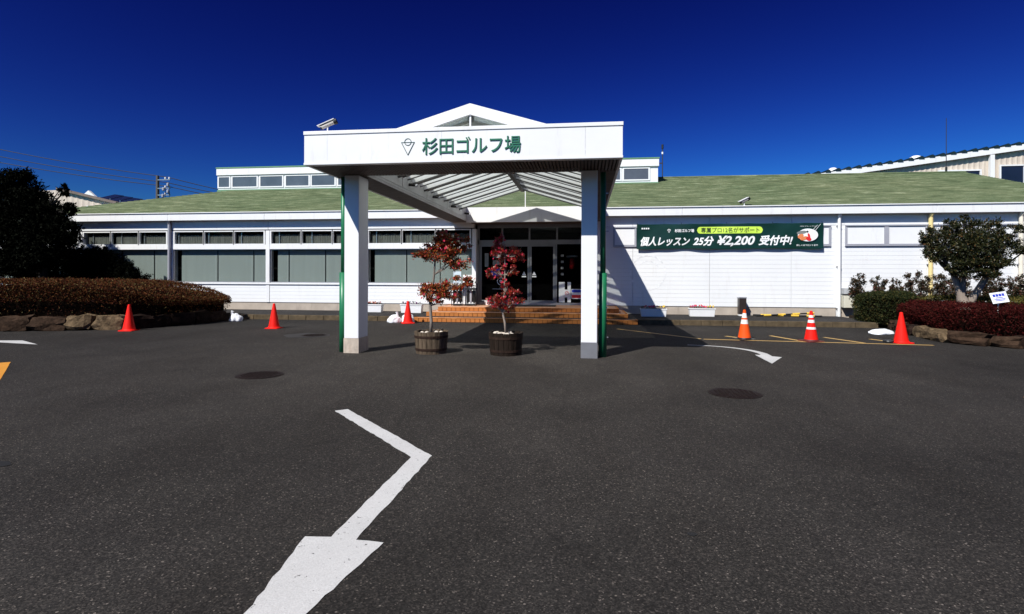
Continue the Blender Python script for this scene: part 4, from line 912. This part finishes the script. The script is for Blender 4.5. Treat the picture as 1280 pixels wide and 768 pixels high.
# ================================================================== HEDGES
def hedge(name, label, poly, Hf, n, size, leafm, loc, zb=.25, lowfrac=.45, gap=0., over=.1, leaf2=None, top=.45):
    t = thing(name, loc, label, 'hedge'); rng = np.random.default_rng(n % 997+3); P2 = np.array(poly); m = len(P2); nxt = np.roll(P2, -1, 0)
    cen = P2.mean(0); L = np.linalg.norm(nxt-P2, axis=1); e = (nxt-P2)/L[:, None]
    area = .5*np.sum(P2[:, 0]*nxt[:, 1]-nxt[:, 0]*P2[:, 1]); nrm = np.stack([e[:, 1], -e[:, 0]], 1)*(1 if area > 0 else -1)
    def edge_dist(q):
        d = np.full(len(q), 1e9); ins = np.zeros(len(q), bool)
        for i in range(m):
            ap = q-P2[i]; tt = np.clip((ap@e[i]), 0, L[i]); d = np.minimum(d, np.linalg.norm(ap-tt[:, None]*e[i], axis=1))
            a, b = P2[i], nxt[i]; c = (a[1] > q[:, 1]) != (b[1] > q[:, 1]); xs = (b[0]-a[0])*(q[:, 1]-a[1])/(b[1]-a[1]+1e-12)+a[0]; ins ^= c & (q[:, 0] < xs)
        return d, ins
    nt_ = int(n*top); q = rng.uniform(P2.min(0), P2.max(0), (nt_*3, 2)); d, ins = edge_dist(q); q = q[ins][:nt_]; d = d[ins][:nt_]
    Z = Hf(q[:, 0], q[:, 1]); zt = Z-.16*np.exp(-d/.12); bumps = np.array([noise.noise(Vector((a*1.3, b*1.3, 0))) for a, b in q])*.05
    P = [np.column_stack([q, zt+bumps+rng.normal(size=len(q))*.03])]; Dd = [np.column_stack([rng.normal(size=(len(q), 2))*.7, rng.uniform(.2, 1.2, len(q))])]
    ns = n-nt_; i = rng.choice(m, ns, p=L/L.sum()); tt = rng.uniform(0, 1, ns)*L[i]; base = P2[i]+e[i]*tt[:, None]; Hs = Hf(base[:, 0], base[:, 1])
    h = rng.uniform(0, 1, ns); keep = rng.uniform(0, 1, ns) < np.where(h > lowfrac, 1, gap+.0); base, i, h, Hs = base[keep], i[keep], h[keep], Hs[keep]; ns = len(h)
    out = over*np.sin(np.clip((h-.1)/.9, 0, 1)*2.6)-.16*np.clip((h-.85)/.15, 0, 1)**2
    jit = np.array([noise.noise(Vector((a*1.7, b*1.7, c*2))) for (a, b), c in zip(base, h)])*.06
    q2 = base+nrm[i]*(out+jit+rng.normal(size=ns)*.035)[:, None]; P.append(np.column_stack([q2, zb+(Hs-.05-zb)*h])); Dd.append(np.column_stack([nrm[i]*.8, np.zeros(ns)])+rng.normal(size=(ns, 3))*.6+np.array([0, 0, .3]))
    P = np.concatenate(P); Dd = np.concatenate(Dd); V, F = leaves(P, Dd, size*rng.uniform(.6, 1.3, len(P)), rng=rng); np_mesh('foliage', V, F, leafm, t, 'stuff')
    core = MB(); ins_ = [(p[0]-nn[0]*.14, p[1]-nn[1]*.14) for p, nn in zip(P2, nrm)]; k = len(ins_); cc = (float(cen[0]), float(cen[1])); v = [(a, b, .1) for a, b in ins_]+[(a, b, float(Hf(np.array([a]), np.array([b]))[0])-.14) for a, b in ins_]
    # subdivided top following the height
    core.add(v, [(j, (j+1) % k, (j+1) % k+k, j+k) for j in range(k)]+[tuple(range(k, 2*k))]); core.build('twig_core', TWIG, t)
    return t
LP = [(-19.5, 11.3), (-16.9, 12.1), (-15, 12.8), (-13.6, 13.22), (-12.5, 13.62), (-11.85, 14.5), (-11.62, 15.4), (-11.5, 16.4), (-11.6, 17.0), (-12.3, 17.25), (-14, 17.3), (-16.5, 17.3), (-19.5, 17.3)]
def HL(x, y):
    s = np.clip((x+13.8)/2.3, 0, 1); return 1.3-.42*s**1.6-.04*np.clip((y-14)/3, 0, 1)
hedge('azalea_hedge', 'long clipped hedge of orange brown leaves on the left', LP, HL, 120000, .045, L_ORNG, (-14, 15, 0), .3, .5, .1, .1)
RP = [(8.78, 16.9), (8.62, 16.0), (8.42, 15.1), (8.32, 14.4), (8.5, 13.85), (9.0, 13.35), (10.4, 12.85), (14.6, 11.95), (14.8, 13.9), (10.6, 14.6), (9.6, 15.4), (9.3, 16.2), (9.3, 17.0)]
hedge('azalea_hedge', 'clipped hedge of dark red leaves on the right', RP, lambda x, y: .82-.0*x, 75000, .045, L_DRED, (9.5, 13.8, 0), .2, .2, .6, .08)
GP = [(9.35, 16.3), (9.65, 15.55), (10.7, 14.8), (14.9, 14.1), (15, 16.6), (9.5, 17.6), (9.35, 17.1)]
hedge('low_hedge', 'low yellow green hedge behind the dark red hedge', GP, lambda x, y: .93+0*x, 40000, .045, L_YGRN, (10, 16, 0), .2, .2, .4, .06)
EP = [(8.22, 18.4), (8.2, 17.75), (8.5, 17.2), (8.72, 17.0), (9.3, 17.1), (9.6, 17.7), (9.5, 18.3), (8.7, 18.5)]
hedge('green_bush', 'dark green bush at the left end of the red hedge', EP, lambda x, y: 1.0+0*x, 20000, .05, L_GRNH, (8.8, 16.6, 0), .12, .1, .6, .05)

# ================================================================== TREES AND SHRUBS
def tree(name, base, trunks, clumps, n, size, leafm, bark, label, cat='tree', r0=.12, group=None, up=.2, nbr=3, shaded_bark=None):
    t = thing(name, base, label, cat, group); rng = np.random.default_rng(int(abs(base[0]*31+n)))
    m = MB()
    for tr in trunks:
        k = len(tr); m.limb([p[:3] for p in tr], [p[3] for p in tr], 9)
    m.build('trunk', bark, t, smooth=True); br = MB(); tips = [tr[-1][:3] for tr in trunks]
    for c in clumps:
        s = min(tips, key=lambda p: math.dist(p, c[:3]))
        for j in range(nbr):
            q = Vector(c[:3])+Vector([float(rng.uniform(-.5, .5))*c[3+a] for a in range(3)]); mid = Vector(s).lerp(q, .5)+Vector((0, 0, -.06)); br.limb([s, mid, q], [r0*.35, r0*.2, r0*.06], 5)
    br.build('branch', shaded_bark or bark, t, kind='stuff'); V, F = crown(clumps, n, size, rng, up=up); np_mesh('crown', V, F, leafm, t, 'stuff'); return t
tree('evergreen_tree', (9.35, 15.2, .2),
     [[(9.35, 15.2, .15, .19), (9.33, 15.2, .75, .17), (9.25, 15.2, 1.0, .1), (9.18, 15.2, 1.25, .075), (9.05, 15.2, 1.6, .06)], [(9.4, 15.2, .72, .13), (9.52, 15.2, .98, .085), (9.68, 15.15, 1.3, .075), (9.8, 15.1, 1.6, .06)], [(9.28, 15.2, .95, .08), (9.3, 15.2, 1.4, .05), (9.35, 15.2, 1.8, .04)]],
     [(8.85, 15.2, 2.25, .42, .45, .4), (9.3, 15.1, 2.2, .45, .5, .5), (9.75, 15.2, 2.15, .42, .5, .45), (10.25, 15.2, 2.25, .38, .4, .28), (9.35, 15.2, 2.7, .3, .3, .25), (9.9, 15.2, 2.65, .22, .3, .28), (10.35, 15.2, 2.62, .25, .25, .18),
      (8.5, 15.2, 2.5, .2, .25, .22), (8.6, 15.1, 2.05, .2, .25, .2), (10.65, 15.2, 2.1, .25, .25, .1), (9.1, 15.0, 1.85, .38, .4, .18), (9.85, 15.0, 1.85, .35, .4, .16), (8.95, 15.2, 2.72, .2, .25, .18), (9.3, 15.2, 3.0, .08, .1, .07), (9.35, 14.95, 1.6, .4, .4, .15), (9.75, 14.95, 1.55, .2, .3, .1), (9.05, 14.95, 1.65, .25, .3, .12)],
     30000, .06, L_TREE, BARKP, 'small evergreen tree with forked pale trunk rising from the red hedge', shaded_bark=BARKD)  # upper limbs dark: shade of the crown put into the bark colour
# dark trees on the left
tree('evergreen_tree', (-19.2, 17.6, .2), [[(-19.2, 17.6, .1, .22), (-19.15, 17.6, 1.5, .17), (-19.2, 17.6, 2.6, .13), (-19.3, 17.6, 3.6, .08)]],
     [(-19.95, 17.5, 4.6, .5, .7, .55), (-20.6, 17.5, 4.2, .9, .9, .9), (-19.35, 17.5, 4.0, .5, .7, .5), (-18.7, 17.4, 3.45, .55, .6, .5), (-19.6, 17.4, 3.3, 1.1, .9, .8), (-18.0, 17.3, 2.95, .5, .6, .45), (-18.75, 17.3, 2.6, .9, .8, .6), (-20.6, 17.3, 2.6, 1.1, .8, .8), (-18.0, 17.3, 4.35, .2, .25, .22),
      (-19.7, 17.2, 1.9, 1.1, .8, .5), (-21.8, 17.4, 3.6, 1.1, .9, 1.4), (-18.3, 17.3, 2.15, .55, .6, .35), (-17.75, 17.3, 3.75, .3, .35, .2), (-22.2, 17.3, 2.2, 1.2, .8, 1)],
     80000, .11, L_DARK, BARKD, 'tall very dark evergreen tree at the left edge', r0=.14)
tree('dark_shrub', (-17.4, 18.4, .1), [[(-17.6, 18.4, .1, .09), (-17.6, 18.4, 1.2, .05)], [(-16.8, 18.4, .1, .06), (-16.8, 18.4, .9, .04)], [(-18.5, 18.4, .1, .08), (-18.5, 18.4, 1.3, .05)]],
     [(-18.4, 18.4, 1.9, .5, .45, .55), (-17.7, 18.4, 1.95, .45, .45, .5), (-18.3, 18.4, 2.35, .12, .15, .16), (-17.5, 18.4, 2.4, .14, .15, .12), (-17.1, 18.4, 1.75, .45, .4, .5), (-16.6, 18.4, 1.55, .4, .4, .4), (-16.15, 18.4, 1.3, .45, .4, .3), (-15.6, 18.4, 1.0, .4, .35, .2), (-17.6, 18.3, 1.2, .9, .5, .5), (-19.2, 18.3, 1.5, .7, .5, .8), (-16.4, 18.3, .95, .6, .4, .35), (-20.3, 18.3, 1.3, .8, .5, .7)],
     60000, .075, L_DARK, BARKD, 'dark bushy shrub sloping down before the left windows', 'shrub', .06)
tree('dark_shrub', (-17.15, 18.9, .1), [[(-18.2, 19.0, .1, .04), (-18.2, 19.0, 2.0, .03)]], [(-18.2, 19.0, 2.3, .12, .12, .2), (-18.0, 19.0, 2.1, .15, .15, .2)], 500, .06, L_DARK, BARKD, 'thin upright stem poking above the dark shrub', 'shrub', .02) if False else None
# row of sparse shrubs along the wall behind the right hedge
row = [(8.42, 18.6, 1.52, .22), (8.95, 18.5, 1.48, .2), (9.45, 18.6, 1.38, .12), (9.72, 18.5, 1.5, .18), (10.2, 18.6, 1.55, .24), (10.75, 18.5, 1.56, .26), (11.3, 18.6, 1.6, .26), (11.85, 18.5, 1.5, .22), (12.3, 18.6, 1.45, .22), (12.75, 18.5, 1.5, .24), (13.25, 18.6, 1.4, .22), (13.8, 18.5, 1.45, .24)]
lab = ['leftmost shrub of the wall row, with a touch of red', 'thin open shrub second from the left of the wall row', 'narrowest wispy shrub of the row by the wall', 'slim shrub fourth from the left along the wall', 'full leafy shrub fifth from the left along the wall', 'dense boxy shrub just left of the cream downpipe', 'dense shrub between the cream downpipe and the tree', 'shrub half hidden behind the forked tree trunk', 'shrub just right of the forked tree trunk', 'shrub above the small white sign', 'shrub right of the small white sign', 'rightmost shrub at the edge of the frame']
for (x, y, h, r), lb in zip(row, lab):
    cl = [(x, y, h-.2, r*1.0, r, .26), (x+.03, y, h-.48, r*1.15, r, .28), (x-.04, y, .85, r*1.1, r, .32)]
    tree('wall_shrub', (x, y, .2), [[(x, y, .15, .02), (x+.02, y, .6, .016), (x, y, h-.2, .008)]], cl, int(2300*r/.2), .065, L_SHR, BARKD, lb, 'shrub', .025, 'shrubs along the wall behind the right hedge', nbr=2)

# small sign in the hedge
t = thing('hedge_sign', (9.24, 13.93, .3), 'small tilted white sign with blue print standing in the right hedge', 'sign')
Mx = Matrix.Translation((9.24, 13.9, 1.03)) @ Matrix.Rotation(rad(-9), 4, 'Y') @ Matrix.Rotation(rad(-18), 4, 'X')
def tb(name, a, mat, **k):
    m = MB().box(*a); m.v = [tuple(Mx @ Vector(v)) for v in m.v]; return m.build(name, mat, t, **k)
pn = tb('panel', (-.17, .17, -.006, .006, -.13, .12), POSTER, bevel=.003)
for k in range(4): tb('blue_print', (-.12+k*.062, -.12+k*.062+.05, -.009, -.0065, .02, .08), BLUEP)
for k, (a, b, z) in enumerate(((-.08, .07, -.015), (-.12, .11, -.05), (-.1, .1, -.08))): tb('fine_print', (a, b, -.009, -.0065, z, z+.014), BLUEP)
MB().tube((9.24, 13.93, .3), (9.24, 13.93, 1.0), .014, n=8).build('post', PLANTW, t)

# ================================================================== BACKGROUND
# large hall on the right
G = thing('industrial_hall', (30, 46, 0), 'large beige industrial hall with sloping roof edge behind the clubhouse', 'building')
gx0, gx1, gs = 15.0, 46.0, .133
def hz(x): return 11.11+(x-31.5)*gs
m = MB(); x = gx0; V = []; n = int((gx1-gx0)/.12)
for i in range(n+1):
    x = gx0+(gx1-gx0)*i/n; y = 45.25+(.04 if i % 3 else 0); V += [(x, y, 0), (x, y, hz(x)-.35)]
m.add(V, [(2*i, 2*i+2, 2*i+3, 2*i+1) for i in range(n)]); m.build('ribbed_wall', HALLW, G)
MB().prismY([(gx0, hz(gx0)-.42), (gx1, hz(gx1)-.42), (gx1, hz(gx1)-.02), (gx0, hz(gx0)-.02)], 44.95, 45.02).build('verge_board', WHITE, G)
MB().prismY([(gx0, hz(gx0)-.06), (gx1, hz(gx1)-.06), (gx1, hz(gx1)-.02), (gx0, hz(gx0)-.02)], 45.03, 75).build('roof_sheet', HALLT, G)
i = 0; x = gx0+.3
while x < gx1:
    z = hz(x); m = MB(); m.add([(x+.19*math.cos(a), yy, z-.03+.22*math.sin(a)) for yy in (44.9, 74) for a in [math.pi*k/6 for k in range(7)]], [(k, k+1, k+8, k+7) for k in range(6)]+[(6, 5, 4, 3, 2, 1, 0)]); m.build('roof_ridge', HALLT, G); x += .72; i += 1
box('wall_post', (29.3, 29.58, 44.96, 45.2, 0, hz(29.4)-.45), WHITE, G)
def hwin(x0, x1, z0, z1):
    f = MB(); w = .1; f.box(x0, x1, 45.1, 45.22, z0, z0+w); f.box(x0, x1, 45.1, 45.22, z1-w, z1); f.box(x0, x0+w, 45.1, 45.22, z0+w, z1-w); f.box(x1-w, x1, 45.1, 45.22, z0+w, z1-w); wn = f.build('window', WHITE, G)
    k = max(1, round((x1-x0)/1.5)); mt = bpy.data.materials.get('blue_reflecting_glass') or pm('blue_reflecting_glass', (.01, .015, .03), .3, .5, .06)
    for j in range(k): a = x0+w+(x1-x0-2*w)*j/k; b = x0+w+(x1-x0-2*w)*(j+1)/k; box('pane', (a+.02, b-.02, 45.16, 45.18, z0+w, z1-w), mt, wn)
    for j in range(1, k): a = x0+w+(x1-x0-2*w)*j/k; box('mullion', (a-.02, a+.02, 45.14, 45.2, z0+w, z1-w), WHITE, wn)
hwin(25.9, 28.8, 7.6, 9.35); hwin(30.0, 33.2, 7.6, 9.65); hwin(33.6, 37, 7.6, 9.9)
for x, s, lb in ((19.15, .35, 'small pale dome vent low on the hall roof'), (25.1, .42, 'larger pale dome vent higher on the hall roof')):
    z = hz(x)+.05; tag(MB().lathe([(s*1.3, z), (s*1.25, z+.1), (s*1.0, z+.28), (s*.5, z+.4), (.02, z+.43)], x, 46.5, 16).build('roof_vent', WHITE, smooth=True), lb, 'roof vent', 'dome vents on the hall roof')
# left background sheds
F1 = thing('factory_shed', (-60, 60, 0), 'beige ribbed factory wall with brown roof far left', 'building')
m = MB(); V = []; n = 60
for i in range(n+1): x = -70+14.5*i/n; y = 60+(.07 if i % 3 else 0); V += [(x, y, 0), (x, y, 11.6-(x+63)*.23 if x > -63 else 11.6)]
m.add(V, [(2*i, 2*i+2, 2*i+3, 2*i+1) for i in range(n)]); m.build('ribbed_wall', HALLW, F1)
MB().prismY([(-63, 11.6), (-55, 9.76), (-55, 10.0), (-63, 11.85)], 59.6, 60.6).build('roof', SLATE, F1)
MB().prismY([(-58.6, 9.3), (-55.4, 9.3), (-55.4, 9.55), (-58.6, 9.55)], 59.3, 59.5).build('gutter', WHITE, F1)
F2 = thing('solar_shed', (-56, 70, 0), 'white gabled shed with rows of dark solar panels far left', 'building')
ux = 70/60
MB().prismY([(-69.9, 8), (-67.6, 8), (-67.6, 12.1), (-68.9, 13.15), (-69.9, 12.4)], 70, 70.4).build('gable_wall', WHITE, F2)
for k in range(6):
    xa = -68.9+k*1.55; xb = xa+1.45; za = 13.15-k*.28; MB().hexa([(xa, 70.41, za-1.35), (xb, 70.41, za-1.6), (xb, 74.5, za-.2), (xa, 74.5, za)], [(xa, 70.35, za-1.25), (xb, 70.35, za-1.5), (xb, 74.5, za-.1), (xa, 74.5, za+.1)]).build('solar_panel', SOLAR, F2)
    MB().box(xa-.03, xa+.03, 70.3, 70.4, za-1.3, za+.02-.6).build('panel_rail', SILV, F2)
MB().box(-69.9, -58, 74.6, 80, 0, 11.2).build('shed_body', SLATE, F2)
# utility pole and wires
U = thing('utility_pole', (-34.9, 42, 0), 'concrete utility pole with cross arms and insulators behind the clubhouse roof', 'utility pole')
MB().tube((-34.94, 42, 0), (-34.94, 42, 9.6), .17, .12, n=12).build('pole', CONCP, U)
for z in (9.2, 8.5, 7.95):
    a = MB().box(-34.9, -33.75, 41.9, 41.98, z, z+.07).build('cross_arm', SILV, U)
    for x in (-34.2, -33.85): MB().lathe([(.04, z+.07), (.08, z+.12), (.05, z+.16), (.08, z+.2), (.03, z+.25)], x, 41.94, 8).build('insulator', PLANTW, a)
for x, z in ((-34.25, 8.3), (-33.85, 8.65), (-33.85, 8.1), (-34.3, 7.75)): MB().lathe([(.05, z), (.1, z+.05), (.1, z+.25), (.05, z+.3)], x, 41.8, 8).build('switch', GREYM, U)
for x in (-34.15, -33.8): MB().tube((x, 41.9, 6), (x, 41.9, 8.6), .02, n=5).build('riser_cable', WIRE, U)
for (z0_, z1_, z2_, lb) in ((12.35, 9.45, 8.35, 'top power cable crossing the sky on the left'), (11.72, 9.0, 8.1, 'middle power cable crossing the sky on the left'), (11.18, 8.7, 7.85, 'lowest power cable crossing the sky on the left')):
    m = MB(); P = []
    for k in range(17): t_ = k/16; P.append((-52+(52-34.0)*t_, 42, z0_+.25+(z1_-z0_-.25)*t_-1.0*t_*(1-t_)*.7))
    for k in range(1, 13): t_ = k/12; P.append((-34+6.5*t_, 42+2*t_, z1_+(z2_-z1_-.35)*t_-.3*t_*(1-t_)))
    m.limb(P, [.03]*len(P), 5); tag(m.build('power_cable', WIRE), lb, 'cable', 'power cables on the utility pole')
# antennas
A = thing('roof_antenna', (3.6, 27, 5.9), 'short black antenna mast right of the clerestory', 'antenna')
MB().tube((3.6, 27, 6.0), (3.6, 27, 7.45), .022, n=6).build('mast', WIRE, A); MB().tube((3.6, 27, 7.45), (3.6, 27, 7.65), .05, n=8).build('head', BLACK, A); MB().box(3.2, 3.6, 26.98, 27.02, 6.75, 6.8).build('arm', WIRE, A); MB().tube((3.6, 27, 7.2), (3.6, 27, 7.3), .04, n=8).build('collar', PLANTW, A)
A = thing('tall_antenna', (15.9, 28, 5.8), 'tall thin whip antenna before the industrial hall', 'antenna')
MB().tube((16.4, 28, 5.9), (16.4, 28, 8.75), .02, .012, n=6).build('whip', WIRE, A); MB().tube((16.4, 28, 5.9), (16.4, 28, 6.5), .045, n=8).build('base_tube', BLACK, A)

# woodland and a low wall of buildings behind the viewer, seen only in the window reflections
m = MB(); rr = random.Random(4); P = []
for k in range(61):
    a = math.pi*(1.02+.96*k/60); P.append((math.cos(a)*75, math.sin(a)*55-6, 9+5*noise.noise(Vector((k*.35, 0, 0)))+2*rr.random()))
for k in range(60):
    p, q = P[k], P[k+1]; m.add([(p[0], p[1], 0), (q[0], q[1], 0), (q[0], q[1], q[2]), (p[0], p[1], p[2]), (p[0]*1.1, p[1]*1.1, 0), (q[0]*1.1, q[1]*1.1, 0), (q[0]*1.08, q[1]*1.08, q[2]*1.1), (p[0]*1.08, p[1]*1.08, p[2]*1.1)], [(0, 1, 2, 3), (3, 2, 6, 7), (7, 6, 5, 4)])
m.build('distant_woodland', pm('distant_foliage', (.045, .055, .03), .6, .6, .95, spec=.1), kind='stuff')
